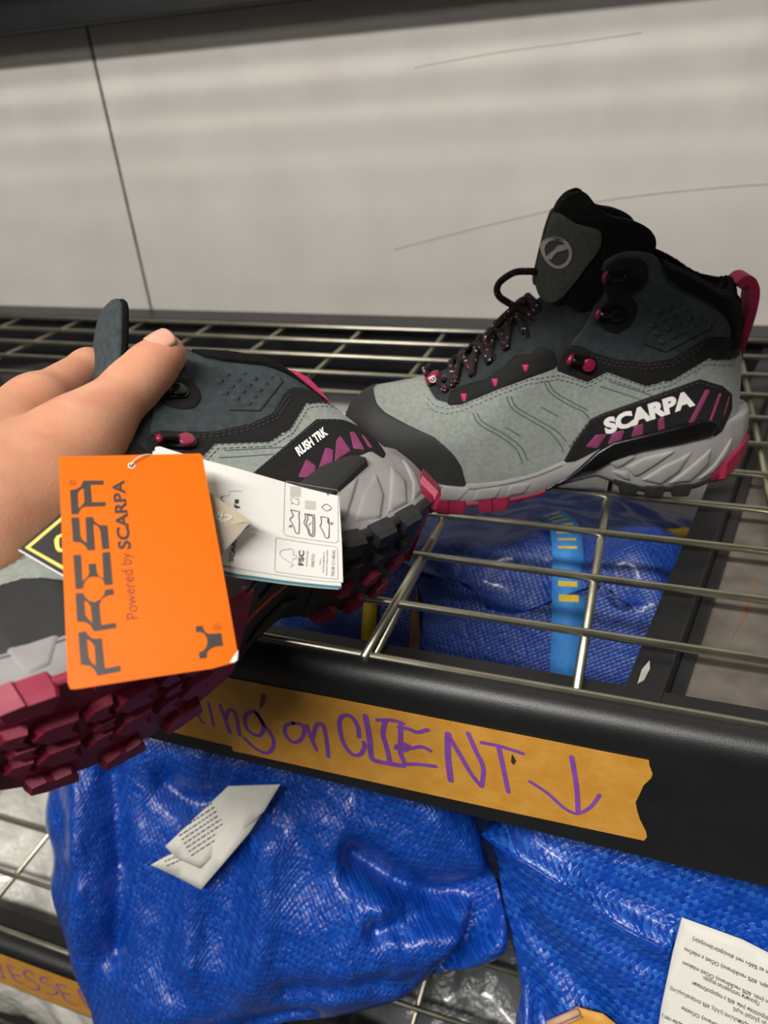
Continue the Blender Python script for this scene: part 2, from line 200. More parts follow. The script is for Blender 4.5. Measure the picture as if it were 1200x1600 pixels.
def nets(f, X, Y, Z):
    """surface nets of a scalar field, positive inside"""
    s = f > 0; nx, ny, nz = f.shape
    c = [s[i:nx-1+i, j:ny-1+j, k:nz-1+k] for i in (0, 1) for j in (0, 1) for k in (0, 1)]
    cnt = sum(a.astype(np.int8) for a in c); act = (cnt > 0) & (cnt < 8)
    I, J, K = np.where(act); idx = np.full(act.shape, -1, np.int64); idx[I, J, K] = np.arange(len(I))
    acc = np.zeros((len(I), 3)); num = np.zeros(len(I))
    cor = [(i, j, k) for i in (0, 1) for j in (0, 1) for k in (0, 1)]
    vals = [f[I+i, J+j, K+k] for i, j, k in cor]
    for a in range(8):
        for b in range(a+1, 8):
            d = np.subtract(cor[b], cor[a])
            if np.abs(d).sum() != 1: continue
            m = (vals[a] > 0) != (vals[b] > 0)
            t = np.where(m, vals[a]/np.where(m, vals[a]-vals[b], 1), 0)
            p = np.array(cor[a])[None]+t[:, None]*d[None]
            acc[m] += p[m]; num += m
    acc /= num[:, None]
    hx, hy, hz = X[1]-X[0], Y[1]-Y[0], Z[1]-Z[0]
    V = np.stack([X[I]+acc[:, 0]*hx, Y[J]+acc[:, 1]*hy, Z[K]+acc[:, 2]*hz], 1)
    F = []
    for ax in range(3):
        sl0 = [slice(None)]*3; sl1 = [slice(None)]*3
        sl0[ax] = slice(0, -1); sl1[ax] = slice(1, None)
        ch = s[tuple(sl0)] != s[tuple(sl1)]
        up = s[tuple(sl0)]
        P = np.array(np.where(ch)); o1, o2 = [(1, 2), (2, 0), (0, 1)][ax]
        lim = np.array(act.shape)[:, None]
        ok = (P[o1] > 0) & (P[o2] > 0) & (P[o1] < lim[o1]) & (P[o2] < lim[o2])
        P = P[:, ok]; u = up[tuple(P)]
        q = []
        for d1, d2 in ((-1, -1), (0, -1), (0, 0), (-1, 0)):
            Q = P.copy(); Q[o1] += d1; Q[o2] += d2; q.append(idx[tuple(Q)])
        q = np.stack(q, 1); q[~u] = q[~u][:, ::-1]
        F.append(q)
    F = np.concatenate(F); F = F[(F >= 0).all(1)]
    return V, F
def densify(P, step):
    P = np.asarray(P, float); out = []
    for i in range(len(P)):
        a, b = P[i], P[(i+1) % len(P)]; n = max(1, int(np.ceil(np.linalg.norm(b-a)/step)))
        for k in range(n): out.append(a+(b-a)*k/n)
    return np.array(out)
def area2(P): return .5*sum(P[i-1][0]*P[i][1]-P[i][0]*P[i-1][1] for i in range(len(P)))
def cdt(poly, grid, rims=(1.0,)):
    """constrained triangulation of a polygon with interior grid and inner rims; returns pts, tris, distance to the edge"""
    P = np.asarray(poly, float)
    if area2(P) < 0: P = P[::-1]
    B = densify(P, grid*.7); n = len(B)
    pts = [B]
    tn = np.roll(B, -1, 0)-np.roll(B, 1, 0); tn /= np.linalg.norm(tn, axis=1)[:, None]+1e-9
    nrm = np.stack([-tn[:, 1], tn[:, 0]], 1)
    last = 0
    for r in rims:
        Q = B+nrm*r; sd = sdpoly(Q[:, 0], Q[:, 1], P); pts.append(Q[sd > r*.85]); last = r
    lo, hi = P.min(0), P.max(0)
    gx, gy = np.meshgrid(np.arange(lo[0], hi[0], grid), np.arange(lo[1], hi[1], grid*.87), indexing='ij')
    gx = gx+(np.arange(gx.shape[1]) % 2)[None]*grid*.5
    sd = sdpoly(gx, gy, P); k = sd > last+grid*.45
    pts.append(np.stack([gx[k], gy[k]], 1))
    A = np.concatenate(pts)
    res = delaunay_2d_cdt([Vector(p) for p in A], [(i, (i+1) % n) for i in range(n)], [], 1, 1e-5)
    V = np.array([tuple(v) for v in res[0]]); F = [tuple(f) for f in res[2]]
    d = np.maximum(sdpoly(V[:, 0], V[:, 1], P), 0)
    ob = np.array([any(i < n for i in o) for o in res[3]]); d[ob] = 0
    return V, F, d
def fill2d(loops, extr=0, kind='POLY'):
    """even-odd filled flat shape from 2D loops"""
    cu = bpy.data.curves.new('f', 'CURVE'); cu.dimensions = '2D'; cu.fill_mode = 'BOTH'; cu.extrude = extr
    for lp in loops:
        sp = cu.splines.new('POLY'); sp.points.add(len(lp)-1); sp.use_cyclic_u = True
        for p, q in zip(sp.points, lp): p.co = (q[0], q[1], 0, 1)
    return curve_mesh(cu)
def curve_mesh(cu):
    o = bpy.data.objects.new('tmp', cu); COL.objects.link(o)
    dg = bpy.context.evaluated_depsgraph_get(); e = o.evaluated_get(dg); me = e.to_mesh()
    V = np.array([tuple(v.co) for v in me.vertices]).reshape(-1, 3); F = [tuple(p.vertices) for p in me.polygons]
    e.to_mesh_clear(); bpy.data.objects.remove(o); bpy.data.curves.remove(cu)
    return V, F
def text2d(body, org, end, up, bold=0.0):
    """flat text fitted between org and end (baseline), cap height = up - org"""
    cu = bpy.data.curves.new('t', 'FONT'); cu.body = body; cu.size = 1; cu.offset = bold; cu.resolution_u = 3
    V, F = curve_mesh(cu)
    x0, x1 = V[:, 0].min(), V[:, 0].max(); ch = .72
    o, e, u = (np.array(q, float) for q in (org, end, up))
    s = (V[:, 0]-x0)/(x1-x0); t = V[:, 1]/ch
    return o[None]+s[:, None]*(e-o)[None]+t[:, None]*(u-o)[None], F
def stroke2d(pts, w, n=4, smooth=True):
    """ribbon with round ends along a 2D polyline -> one closed outline"""
    P = catmull(pts, n, False) if smooth and len(pts) > 2 else densify_open(pts, w)
    V = []; F = []
    t = np.gradient(P, axis=0); t /= np.linalg.norm(t, axis=1)[:, None]+1e-9; nr = np.stack([-t[:, 1], t[:, 0]], 1)
    for i in range(len(P)): V += [P[i]+nr[i]*w/2, P[i]-nr[i]*w/2]
    F = [(2*i, 2*i+1, 2*i+3, 2*i+2) for i in range(len(P)-1)]
    for i, sg in ((0, -1), (len(P)-1, 1)):
        k = len(V); A0 = math.atan2(nr[i][1], nr[i][0])
        V += [P[i]+w/2*np.array([math.cos(A0-sg*math.pi*j/6), math.sin(A0-sg*math.pi*j/6)]) for j in range(7)]
        F.append(tuple(range(k, k+7)))
    return np.array(V), F
def densify_open(P, step):
    P = np.asarray(P, float); out = [P[0]]
    for a, b in zip(P[:-1], P[1:]):
        n = max(1, int(np.ceil(np.linalg.norm(b-a)/step)))
        for k in range(1, n+1): out.append(a+(b-a)*k/n)
    return np.array(out)
# ---------------------------------------------------------------- room
M_wall = pmat('painted_panel', '#d0cbc5', .55, col2='#d7d3cd', nscale=9, bump=.08, bscale=120)
def wall_material():
    m = M_wall; t = m.node_tree; n = t.nodes; L = t.links; b = n['Principled BSDF']
    tc = n.new('ShaderNodeTexCoord'); s = n.new('ShaderNodeTexNoise'); s.inputs['Scale'].default_value = 22; s.inputs['Detail'].default_value = 8
    mp = n.new('ShaderNodeMapping'); mp.inputs['Scale'].default_value = (1, 1, 2.2); L.new(tc.outputs['Object'], mp.inputs[0]); L.new(mp.outputs[0], s.inputs['Vector'])
    r = n.new('ShaderNodeValToRGB'); r.color_ramp.elements[0].position = .70; r.color_ramp.elements[1].position = .80
    L.new(s.outputs['Fac'], r.inputs['Fac'])
    mx = n.new('ShaderNodeMixRGB'); mx.inputs['Color2'].default_value = lin('#9d9891')
    src = b.inputs['Base Color'].links[0].from_socket
    f = n.new('ShaderNodeMath'); f.operation = 'MULTIPLY'; f.inputs[1].default_value = .5
    L.new(r.outputs['Color'], f.inputs[0]); L.new(f.outputs[0], mx.inputs['Fac']); L.new(src, mx.inputs['Color1']); L.new(mx.outputs['Color'], b.inputs['Base Color'])
wall_material()
M_floor = pmat('concrete', '#4b4946', .8, col2='#5b5955', nscale=12, bump=.2)
M_ceil = pmat('ceiling_paint', '#b9b6b0', .9)
M_scuff = pmat('scuff', '#a9a49c', .7)
M_rubber_seam = pmat('seam_filler', '#6a655e', .8, col2='#3c3935', nscale=240, contrast=(.45, .55), detail=1)
ZF = -1.25
a = Acc(); a.box((-3, -3.2, ZF-.05), (2.2, 1.1, ZF)); tag(link('floor', a.mesh('floor', M_floor, False)), kind='structure')
a = Acc(); a.box((-3, -3.2, 2.1), (2.2, 1.1, 2.15)); tag(link('ceiling', a.mesh('ceiling', M_ceil, False)), kind='structure')
YW = .997
wall = tag(empty('wall_back', (-.4, YW, ZF)), kind='structure')
def wall_part(name, a, mat):
    o = link(name, a.mesh(name, mat, False), wall); o.matrix_parent_inverse = Matrix.Translation(-wall.location); return o
SX = -.758
a = Acc(); a.box((-3, YW, ZF), (SX-.0025, YW+.04, 2.1)); wall_part('wall_panel', a, M_wall)
a = Acc(); a.box((SX+.0025, YW, ZF), (2.2, YW+.04, 2.1)); wall_part('wall_panel', a, M_wall)
a = Acc(); a.box((SX-.0025, YW+.0012, ZF), (SX+.0025, YW+.03, 2.1)); wall_part('panel_seam', a, M_rubber_seam)
# long shallow scratch in the paint
a = Acc(); P = [(-.34, .085), (-.22, .113), (-.1, .137), (0, .149), (.12, .156), (.24, .157)]
a.tube([(x, YW, z) for x, z in catmull(P, 8, False)], .0007, 5); wall_part('paint_scratch', a, M_scuff)
a = Acc(); P = [(-.30, .297), (-.2, .305), (-.1, .309), (-.04, .312)]
a.tube([(x, YW, z) for x, z in catmull(P, 8, False)], .0005, 5); wall_part('paint_scratch', a, M_scuff)
# ---------------------------------------------------------------- shelving
M_black = pmat('black_powder_coat', '#17181a', .38, col2='#1d1e20', nscale=30, bump=.25, bscale=1500, spec=.5)
M_zinc = pmat('zinc_wire', '#c3c0ad', .36, 1, col2='#d4d1bb', nscale=40, rvar=.06, bump=.08, bscale=300)
M_board = pmat('grey_fibre_board', '#57514c', .62, col2='#6b645d', nscale=45, bump=.25, bscale=260, detail=9)
M_raw = pmat('raw_fibre', '#7d563a', .9)
M_chip = pmat('bare_steel', '#8d8d88', .45, col2='#b4b3ac')
X0, X1 = -1.12, .25
rack = tag(empty('shelving_rack', (-.4, .3, ZF)), 'black steel shelving rack with rounded front beams standing against the pale wall', 'shelving')
def rack_part(name, a, mat, bev=.0, label=None, parent=None):
    me = a.mesh(name, mat, False) if isinstance(a, Acc) else a
    o = link(name, me, parent or rack)
    o.matrix_parent_inverse = Matrix.Translation(-rack.location)
    if bev:
        b = o.modifiers.new('bevel', 'BEVEL'); b.width = bev; b.segments = 2
    if label: o['label'] = label
    return o
def beam_profile(y, z, h):
    # y = lip line, z = deck level; bullnose towards the room (-y), inner flange behind
    p = [(y+.0275, z-.012), (y+.006, z-.011), (y+.0035, z-.0005), (y-.001, z+.0008)]
    r = .0145; cy, cz = y-.001, z+.0008-r
    for k in range(1, 10):
        A = math.pi/2*k/9; p.append((cy-r*math.sin(A)*.95, cz+r*math.cos(A)))
    yf = cy-r*.95
    p += [(yf, z-h), (yf+.004, z-h-.002), (yf+.016, z-h-.002), (yf+.016, z-h+.002), (yf+.004, z-h+.004), (yf+.004, z-.03), (y+.004, z-.016), (y+.0275, z-.016)]
    return p
def beam(name, y, z, h):
    V, F = extrude_profile(beam_profile(y, z, h), X0, X1); me = mk(name, V, F, M_black, True); smooth_by_angle(me, 40); return rack_part(name, me, None)
beam('front_beam', .2985, 0, .0985)
beam('lower_front_beam', .268, -.447, .082)
beam('bottom_front_beam', .268, -.905, .082)
def rbox(name, lo, hi, mat=None, bev=.002):
    a = Acc(); a.box(lo, hi); return rack_part(name, a, mat or M_black, bev)
rbox('rear_beam', (X0, .935, -.09), (X1, .985, -.002))
rbox('lower_rear_beam', (X0, .935, -.54), (X1, .985, -.45))
rbox('bottom_rear_beam', (X0, .935, -.995), (X1, .985, -.907))
rbox('upper_rear_beam', (X0, .945, .374), (X1, .985, .47))
V, F = extrude_profile(beam_profile(.2985, .47, .0985), X0, X1); me = mk('upper_front_beam', V, F, M_black); smooth_by_angle(me, 40); rack_part('upper_front_beam', me, None)
for x, y in ((X1, .285), (X1, .945), (X0-.045, .285), (X0-.045, .945)):
    rbox('upright_post', (x, y, ZF), (x+.045, y+.04, .9))
# wire decks
NX = [.3016]+[.2985+.0568*k for k in range(1, 12)]
WR = .0027
def wire_deck(z, dy, label, loc_name='wire_deck', front_y=.2985, ylast=.925):
    d = tag(empty(loc_name, (-.4, front_y+dy, z)), label, 'wire shelf', 'wire shelf decks')
    inv = Matrix.Translation(-d.location)
    for i, y in enumerate(NX):
        a = Acc(); a.tube([(X0+.01, y+dy, z-WR*(.35 if i == 0 else 1)), (X1-.004, y+dy, z-WR*(.35 if i == 0 else 1))], WR, 10)
        o = link('long_wire', a.mesh('long_wire', M_zinc), d); o.matrix_parent_inverse = inv
    x = -.1330-.1180*8
    while x < X1-.01:
        a = Acc(); a.tube([(x, front_y+dy+.003, z-WR*2.75), (x, ylast, z-WR*2.75)], WR*1.08, 10)
        o = link('cross_wire', a.mesh('cross_wire', M_zinc), d); o.matrix_parent_inverse = inv
        x += .1180
    return d
wire_deck(0, 0, 'shiny zinc wire shelf deck carrying the grey boot at right')
wire_deck(-.447, -.03, 'lower zinc wire shelf deck under the blue bags')
wire_deck(-.905, -.03, 'bottom zinc wire shelf deck under the plastic sacks')
wire_deck(.468, 0, 'topmost zinc wire shelf deck above the frame')
# cut wire end with a bright face resting on the front lip
a = Acc(); a.tube([(-.1345, .2965, .0012), (-.1333, .40, -.003), (-.133, .44, -.0075)], WR, 10)
rack_part('wire_end', a.mesh('wire_end', M_zinc), None)
# skewed support bar and grey board beyond it
bar = empty('support_bar', (.02, .32, -.02)); tag(bar, 'black folded steel support bar lying slantwise under the wire deck', 'bar')
def barpart(name, prof, mat):
    # prof in (across, z), swept from front to rear along the slant
    A = Vector((.0065, .309, 0)); B = Vector((.131, .93, 0)); d = (B-A).normalized(); s = Vector((d.y, -d.x, 0))
    n = len(prof); V = [A+s*p[0]+Vector((0, 0, p[1])) for p in prof]+[B+s*p[0]+Vector((0, 0, p[1])) for p in prof]
    F = [(i, (i+1) % n, n+(i+1) % n, n+i) for i in range(n)]+[tuple(range(n))[::-1], tuple(range(n, 2*n))]
    me = fixn(mk(name, V, F, mat, False)); o = link(name, me, bar); o.matrix_parent_inverse = Matrix.Translation(-bar.location)
    m = o.modifiers.new('bevel', 'BEVEL'); m.width = .0012; m.segments = 2; return o
barpart('bar_channel', [(0, -.0125), (.020, -.0105), (.022, -.018), (.0205, -.040), (.003, -.040), (0, -.030)], M_black)
barpart('bar_flange', [(.0215, -.0205), (.030, -.0205), (.030, -.0235), (.0215, -.0235)], M_black)
a = Acc(); A = Vector((.0165, .328, -.0107))
pts = [(0, 0), (.0035, .004), (.0062, .014), (.0058, .021), (.0018, .012)]
a.add([(A.x+p[0], A.y+p[1], A.z) for p in pts]+[(A.x+p[0], A.y+p[1], A.z-.0009) for p in pts], [(0, 1, 2, 3, 4)]+[(i, (i+1) % 5, 5+(i+1) % 5, 5+i) for i in range(5)])
o = link('paint_chip', a.mesh('paint_chip', M_chip, False), bar); o.matrix_parent_inverse = Matrix.Translation(-bar.location)
bd = empty('shelf_board', (.15, .5, -.03)); tag(bd, 'grey brown fibre board under the wire deck, right of the slanted bar', 'board')
a = Acc(); zt = -.0235
a.add([(.036, .3275, zt), (X1-.003, .3275, zt), (X1-.003, .93, zt), (.160, .93, zt), (.036, .3275, zt-.012), (X1-.003, .3275, zt-.012), (X1-.003, .93, zt-.012), (.160, .93, zt-.012)], [(0, 1, 2, 3), (7, 6, 5, 4), (0, 4, 5, 1), (1, 5, 6, 2), (2, 6, 7, 3), (3, 7, 4, 0)])
o = link('board_panel', a.mesh('board_panel', M_board, False), bd); o.matrix_parent_inverse = Matrix.Translation(-bd.location)
a = Acc(); sp = [(.0705, .396), (.0718, .4), (.081, .425), (.0895, .462), (.0886, .463), (.0795, .428)]
a.add([(x, y, zt+.0004) for x, y in sp]+[(x, y, zt-.001) for x, y in sp], [tuple(range(6))]+[(i, (i+1) % 6, 6+(i+1) % 6, 6+i) for i in range(6)])
o = link('board_scratch', a.mesh('board_scratch', M_raw, False), bd); o.matrix_parent_inverse = Matrix.Translation(-bd.location)
# ---------------------------------------------------------------- masking tape strips with marker writing
M_tape = pmat('masking_tape', '#cf9233', .55, col2='#d9a044', nscale=90, bump=.25, bscale=700)
M_marker = pmat('purple_marker', '#8a4fb4', .6, col2='#7f45a8', nscale=200)
M_dark = pmat('dark_brown_fill', '#2a2622', .8); M_scuffmark = pmat('grey_scuff', '#7d6140', .8, col2='#5e4a35', nscale=500)  # flat dark brown for the tape tear, the tag hole and the pen mark
def tape(D, y, z0, name, label, w, extra=True):
    V, F, d = cdt(D['outline'], 12, ())
    n = len(V); r = empty(name, (float(V[:, 0].mean())/1000, y, float(V[:, 1].mean())/1000)); tag(r, label, 'tape'); inv = Matrix.Translation(-r.location)
    W = [(p[0], 0, p[1]) for p in V]+[(p[0], .3, p[1]) for p in V]
    def face(name, VV, FF, off, mat, par=r):
        o = link(name, fixn(mk(name, [(p[0]/1000, y-off, p[1]/1000) for p in VV], FF, mat, False)), r); o.matrix_parent_inverse = inv; return o
    o = face('tape_strip', V, F, .0004, M_tape); s = o.modifiers.new('solid', 'SOLIDIFY'); s.thickness = .0003; s.offset = 0
    a = Acc()
    for i, st in enumerate(D['strokes']):
        ww = (w[i] if isinstance(w, list) else w)*1.25
        sv, sf = stroke2d(st, ww); a.add([(p[0], p[1], i*.012) for p in sv], sf)
    o = link('marker_writing', fixn(mk('marker_writing', [(p[0]/1000, y-.00068-p[2]*.001, p[1]/1000) for p in a.V], a.F, M_marker, False)), r); o.matrix_parent_inverse = inv
    if extra:
        face('tear_hole', D['hole'], [tuple(range(len(D['hole'])))], .0012, M_dark)
        face('tape_scuff', D['scuff'], [tuple(range(len(D['scuff'])))], .0012, M_scuffmark)
    return r
YF = .2985-.001-.0145*.95
wd = [1.6]*2+[2.2]*4+[2.3]*2+[2.4, 3.0, 2.2, 2.6, 2.6, 2.3, 2.2, 3.2, 2.3, 3.0, 2.2, 2.2, 2.0, 2.2, 2.2, 1.8]
tape(TAPE, YF, 0, 'masking_tape', 'ochre masking tape with purple handwriting along the upper shelf beam', wd)
tape(TAPE2, .268-.001-.0145*.95, 0, 'masking_tape', 'short ochre masking tape with purple lettering on the lower beam at left', 1.7, False)
# ---------------------------------------------------------------- boots
M_suede = pmat('grey_suede', '#848b85', .95, col2='#949a93', nscale=330, bump=.5, bscale=1500, spec=.2, sheen=.15, detail=8)
M_rub = pmat('black_rubber', '#232424', .66, col2='#2a2b2b', nscale=40, bump=.25, bscale=1800)
M_slate = pmat('slate_fabric', '#394145', .85, col2='#454e52', nscale=200, bump=.3, bscale=2500, spec=.25, wave=(0, .5, .35), wscale=420, wbump=.55)
M_soft = pmat('slate_softshell', '#2a2f31', .9, col2='#323839', nscale=120, bump=.3, bscale=2200, spec=.2)
M_blk = pmat('black_microfibre', '#161515', .8, col2='#1c1b1b', nscale=90, bump=.3, bscale=1800, spec=.3)
M_lining = pmat('black_lining', '#0f1011', .95, col2='#191a1b', nscale=500, bump=.8, bscale=1600, spec=.15)
M_mid = pmat('grey_midsole_foam', '#8f8c8b', .7, col2='#989594', nscale=60, bump=.25, bscale=1400)
M_red = pmat('raspberry_rubber', '#8c1b3b', .55, col2='#982243', nscale=60, bump=.15, bscale=900)
M_outblk = pmat('black_outsole_rubber', '#232324', .5, col2='#2c2c2d', nscale=60, bump=.15, bscale=900)
M_pink = pmat('raspberry_webbing', '#b01d52', .7, col2='#bd2a5f', nscale=300, bump=.4, bscale=2000)
M_shank = pmat('glossy_black_shank', '#0c0c0d', .22, col2='#121213', nscale=40)
M_white = pmat('white_print', '#e8e6e2', .6)
M_mag = pmat('plum_print', '#7c2f58', .6, col2='#88386a', nscale=80)
M_logo = pmat('pale_print', '#b0a5a4', .6)
M_patch = pmat('olive_grey_suede', '#4a4d49', .95, col2='#555853', nscale=350, bump=.4, bscale=1500, spec=.15)
M_hook = pmat('black_hook_metal', '#0d0d0f', .22, metal=.3, col2='#18181a')
M_redmetal = pmat('red_enamel', '#7d1033', .25, col2='#8b183c', spec=.7)
M_groove = pmat('groove_shade_line', '#56605d', .95)  # darker than the suede: shade of the grooves put into the colour
M_thread = pmat('dark_thread', '#5d6866', .9)
M_thread2 = pmat('black_thread', '#3a3a3a', .8)
M_orange = pmat('orange_rubber', '#c65a16', .6)
def lace_material():
    m = pmat('black_lace', '#121012', .85, col2='#1d191b', nscale=900, bump=.6, bscale=1500)
    t = m.node_tree; n = t.nodes; L = t.links; b = n['Principled BSDF']
    tc = n.new('ShaderNodeTexCoord'); v = n.new('ShaderNodeTexVoronoi'); v.inputs['Scale'].default_value = 800
    L.new(tc.outputs['Object'], v.inputs['Vector'])
    sep = n.new('ShaderNodeSeparateColor'); L.new(v.outputs['Color'], sep.inputs[0])
    r = n.new('ShaderNodeValToRGB'); r.color_ramp.interpolation = 'CONSTANT'
    e = r.color_ramp.elements; e[0].position = 0; e[0].color = lin('#131113'); e[1].position = .90; e[1].color = lin('#7c2a3c')
    q = e.new(.965); q.color = lin('#b9a9a6')
    L.new(sep.outputs[0], r.inputs['Fac']); L.new(r.outputs['Color'], b.inputs['Base Color'])
    return m
M_lace = lace_material()

SIL2 = np.array([tuple(p) for p in SIL if p[1] > 30 and not (p[1] > 143 and p[0] < 131)])
_i = int(np.argmin(np.abs(SIL2[:, 0]-9)+np.abs(SIL2[:, 1]-142)))
_k = int(np.argmax((np.diff(SIL2[:, 0]) < -100))) if (np.diff(SIL2[:, 0]) < -100).any() else len(SIL2)-1
SIL2 = np.concatenate([[(-3, -60), (-4, 30)], SIL2[:_i+1], [(11, 270), (126, 270), (131, 165)], SIL2[_i+1:], [(290, 20), (289, -60)]])
_D2 = sdpoly(_gx, _gz, SIL2)
_R = np.clip(_W*np.interp(_gx, [0, 60, 140, 300], [.9, .9, 1.0, .95]), 20, 60)
_top = np.clip(_D, 0, 5); _cr = np.where(_gz > 140, 4.5*(1-np.sqrt(np.clip(1-(1-_top/5)**2, 0, 1))), 0)
def Hg(t=0.0, D=None):
    D = _D2 if D is None else D
    h = (_W+t)*roundoff(D+t, _R+t)
    return np.where(D+t > 0, h, (D+t)*1.5)
T_D2 = Tab(_D2)
def Hf(x, z, t=0.0):
    D = T_D2(x, z); W = baseW(np.asarray(x, float), np.asarray(z, float)); R = np.clip(W*np.interp(x, [0, 60, 140, 300], [.9, .9, 1.0, .95]), 20, 60)
    return (W+t)*roundoff(np.maximum(D+t, 0.02), R+t)
def Mf(x, z, t=0.0):
    zt = midTop(x); zb = midBot(x)
    return np.maximum(midHW(x), 0)+t+2.2*np.sin(np.clip((z-zb)/(zt-zb+1e-6), 0, 1)*np.pi)
def on_surf(x, z, s=1, t=0.0, F=Hf):
    x = np.asarray(x, float); z = np.asarray(z, float); return np.stack([x, s*F(x, z, t), z], -1)
def surf_frame(x, z, s=1, F=Hf):
    e = 1.0
    dx = (F(np.array([x+e]), np.array([z]))-F(np.array([x-e]), np.array([z])))[0]/(2*e)
    dz = (F(np.array([x]), np.array([z+e]))-F(np.array([x]), np.array([z-e])))[0]/(2*e)
    p = Vector((x, s*float(F(np.array([x]), np.array([z]))[0]), z))
    n = Vector((-dx, s, -dz)).normalized() if s > 0 else Vector((-dx, -1, -dz)).normalized()
    tx = Vector((1, s*dx, 0)).normalized(); tz = n.cross(tx)*(1 if True else 1)
    if tz.z < 0: tz = -tz
    return p, n, tx, tz
PARTS = []        # (name, mesh, parent index or None, which boots, label)
def part(name, me, parent=None, which='both', label=None):
    PARTS.append((name, me, parent, which, label)); return len(PARTS)-1
def patch(name, poly, mat, t, s=1, F=Hf, grid=4.0, rim=1.0, sink=1.2, parent=None, which='both', t0=0.0, label=None, smooth=True):
    V, Fc, d = cdt(poly, grid, (rim*.45, rim) if rim else ())
    tt = t0+np.where(d <= 0, -sink, t*np.sqrt(np.clip(1-(1-np.clip(d/rim, 0, 1))**2, 0, 1))) if rim else np.full(len(V), t0+t)
    P = on_surf(V[:, 0], V[:, 1], s, tt, F)
    # triangles are counter-clockwise in (x, z): from +y they look clockwise
    Fc = [f[::-1] for f in Fc] if s > 0 else Fc
    return part(name, mk(name, P, Fc, mat, smooth, .001), parent, which, label)
def shell(name, mat, t, poly=None, hollow=True, h=1.5, D=None, collar=0.0, which='both', hollow_in=6.5, parent=None, ztop=None):
    P = np.asarray(poly if poly is not None else [(-16, -6), (310, -6), (310, 225), (-16, 225)], float)
    lo, hi = P.min(0)-3*h, P.max(0)+3*h
    X = np.arange(max(lo[0], -13), min(hi[0], 311), h); Z = np.arange(max(lo[1], -7), min(hi[1], 225), h); Y = np.arange(-56, 56.1, h)
    x, z = np.meshgrid(X, Z, indexing='ij')
    g = Hg(t, D)
    g = g-(_cr if D is None else 0)
    if D is None: g = np.minimum(g, np.where(_gz > 140, (_D+collar)*2.5, 99))
    g = Tab(g)(x, z)
    f = g[:, None, :]-np.abs(Y)[None, :, None]
    f = np.clip(f, -6, 6)
    f = np.minimum(f, (z-midBot(x)-6)[:, None, :])
    if poly is not None:
        sd = sdpoly(x, z, P); f = np.minimum(f, sd[:, None, :])
    if hollow:
        W = Tab(np.maximum((_W-hollow_in), 1)*roundoff(np.maximum((_D2 if D is None else D)-hollow_in, 0), np.maximum(_R-hollow_in, 5)))(x, z)
        inner = np.minimum(W[:, None, :]-np.abs(Y)[None, :, None], (z-92)[:, None, :])
        f = np.minimum(f, -inner)
    V, Fc = nets(f.astype(np.float64), X, Y, Z)
    return part(name, mk(name, V, Fc, mat, True, .001), parent, which)

# --- upper and the shells over it
shell('upper', M_soft, 0.0, None, True, 1.6)
OVL = [(-13, 16), (-13, 107), (0, 105), (11, 103.5), (32, 107), (54, 93.5), (72, 90), (100, 102), (113, 95.5), (121, 99), (134, 103), (135, 109), (155, 102), (175, 95), (202, 83.5), (212, 81.5), (220, 82.5), (226, 88), (228, 104), (305, 104), (305, 16)]
shell('suede_overlay', M_suede, 1.3, OVL, False, 1.3)
TOE = [(199, 12), (200, 25), (203, 38), (208, 47), (213, 53), (222, 61), (240, 68), (258, 75), (264, 79), (269, 86), (275, 100), (312, 100), (312, 12)]
shell('toe_cap', M_rub, 2.3, TOE, False, 1.2)
COLP = [(108, 180), (94, 183.5), (77, 180), (71, 172.5), (66, 162.5), (57, 155.5), (35, 144), (22, 134), (17, 126), (15, 116), (14, 108), (-12, 108), (-12, 163), (10, 172), (40, 190), (80, 205), (116, 205), (116, 186)]
shell('collar_padding', M_lining, 2.2, COLP, True, 1.5, collar=2.0)
# tongue: a curved half shell that stands out of the collar
TON = catmull([(132, 150), (143, 172), (140, 196), (136, 206), (128, 214), (119, 215), (112, 207), (104, 202), (92, 199), (80, 193), (75, 184), (78, 172), (86, 150), (108, 140)], 5)
_DT = sdpoly(_gx, _gz, np.array([(160, 120), (151, 150), (147, 165), (142, 190), (137, 206), (128, 240), (20, 240), (20, 120)]))
_Wsave = _W
_W = np.minimum(_W, np.interp(_gz, [0, 180, 200, 207, 215], [99, 31, 29, 24, 14.]))
P_T = shell('tongue', M_lining, 0.0, TON, True, 1.3, D=_DT, hollow_in=8, which='lateral')
_W = _Wsave
def Tf(x, z, t=0.0):
    D = Tab(_DT)(x, z); W = np.minimum(baseW(np.asarray(x, float), np.asarray(z, float)), np.interp(z, [0, 180, 200, 207, 215], [99, 31, 29, 24, 14.]))
    R = np.clip(W, 20, 60); return (W+t)*roundoff(np.maximum(D+t, .03), R+t)
TPA = catmull([(137.5, 203), (126, 198.5), (113, 195), (110, 190), (111.5, 182), (119, 173), (127, 162), (134, 153), (141, 149), (147, 152), (148, 163), (143.5, 185)], 5)
for s in (1, -1):
    patch('tongue_patch', TPA, M_patch, 1.6, s, Tf, 3.0, 1.0, 1.0, parent=P_T, which='lateral')
V, Fc = fill2d([[(137+8.6*math.cos(a), 181+9.4*math.sin(a)) for a in np.linspace(0, 6.283, 40)[:-1]], [(137+6.7*math.cos(a), 181+7.5*math.sin(a)) for a in np.linspace(0, 6.283, 40)[:-1]]])
acc = Acc(); acc.add([(-p[0], p[1]) for p in V], Fc)
V2, F2 = fill2d([[(-142.5, 177.5), (-139, 182), (-135.6, 183.2), (-129.8, 184.6), (-132.6, 180.8), (-136.2, 179.4)]]); 
LG = [(144.2, 176.0), (140.5, 176.2), (137.5, 181.0), (131.2, 183.6), (131.6, 186.6), (136.6, 185.6), (139.6, 181.4)]
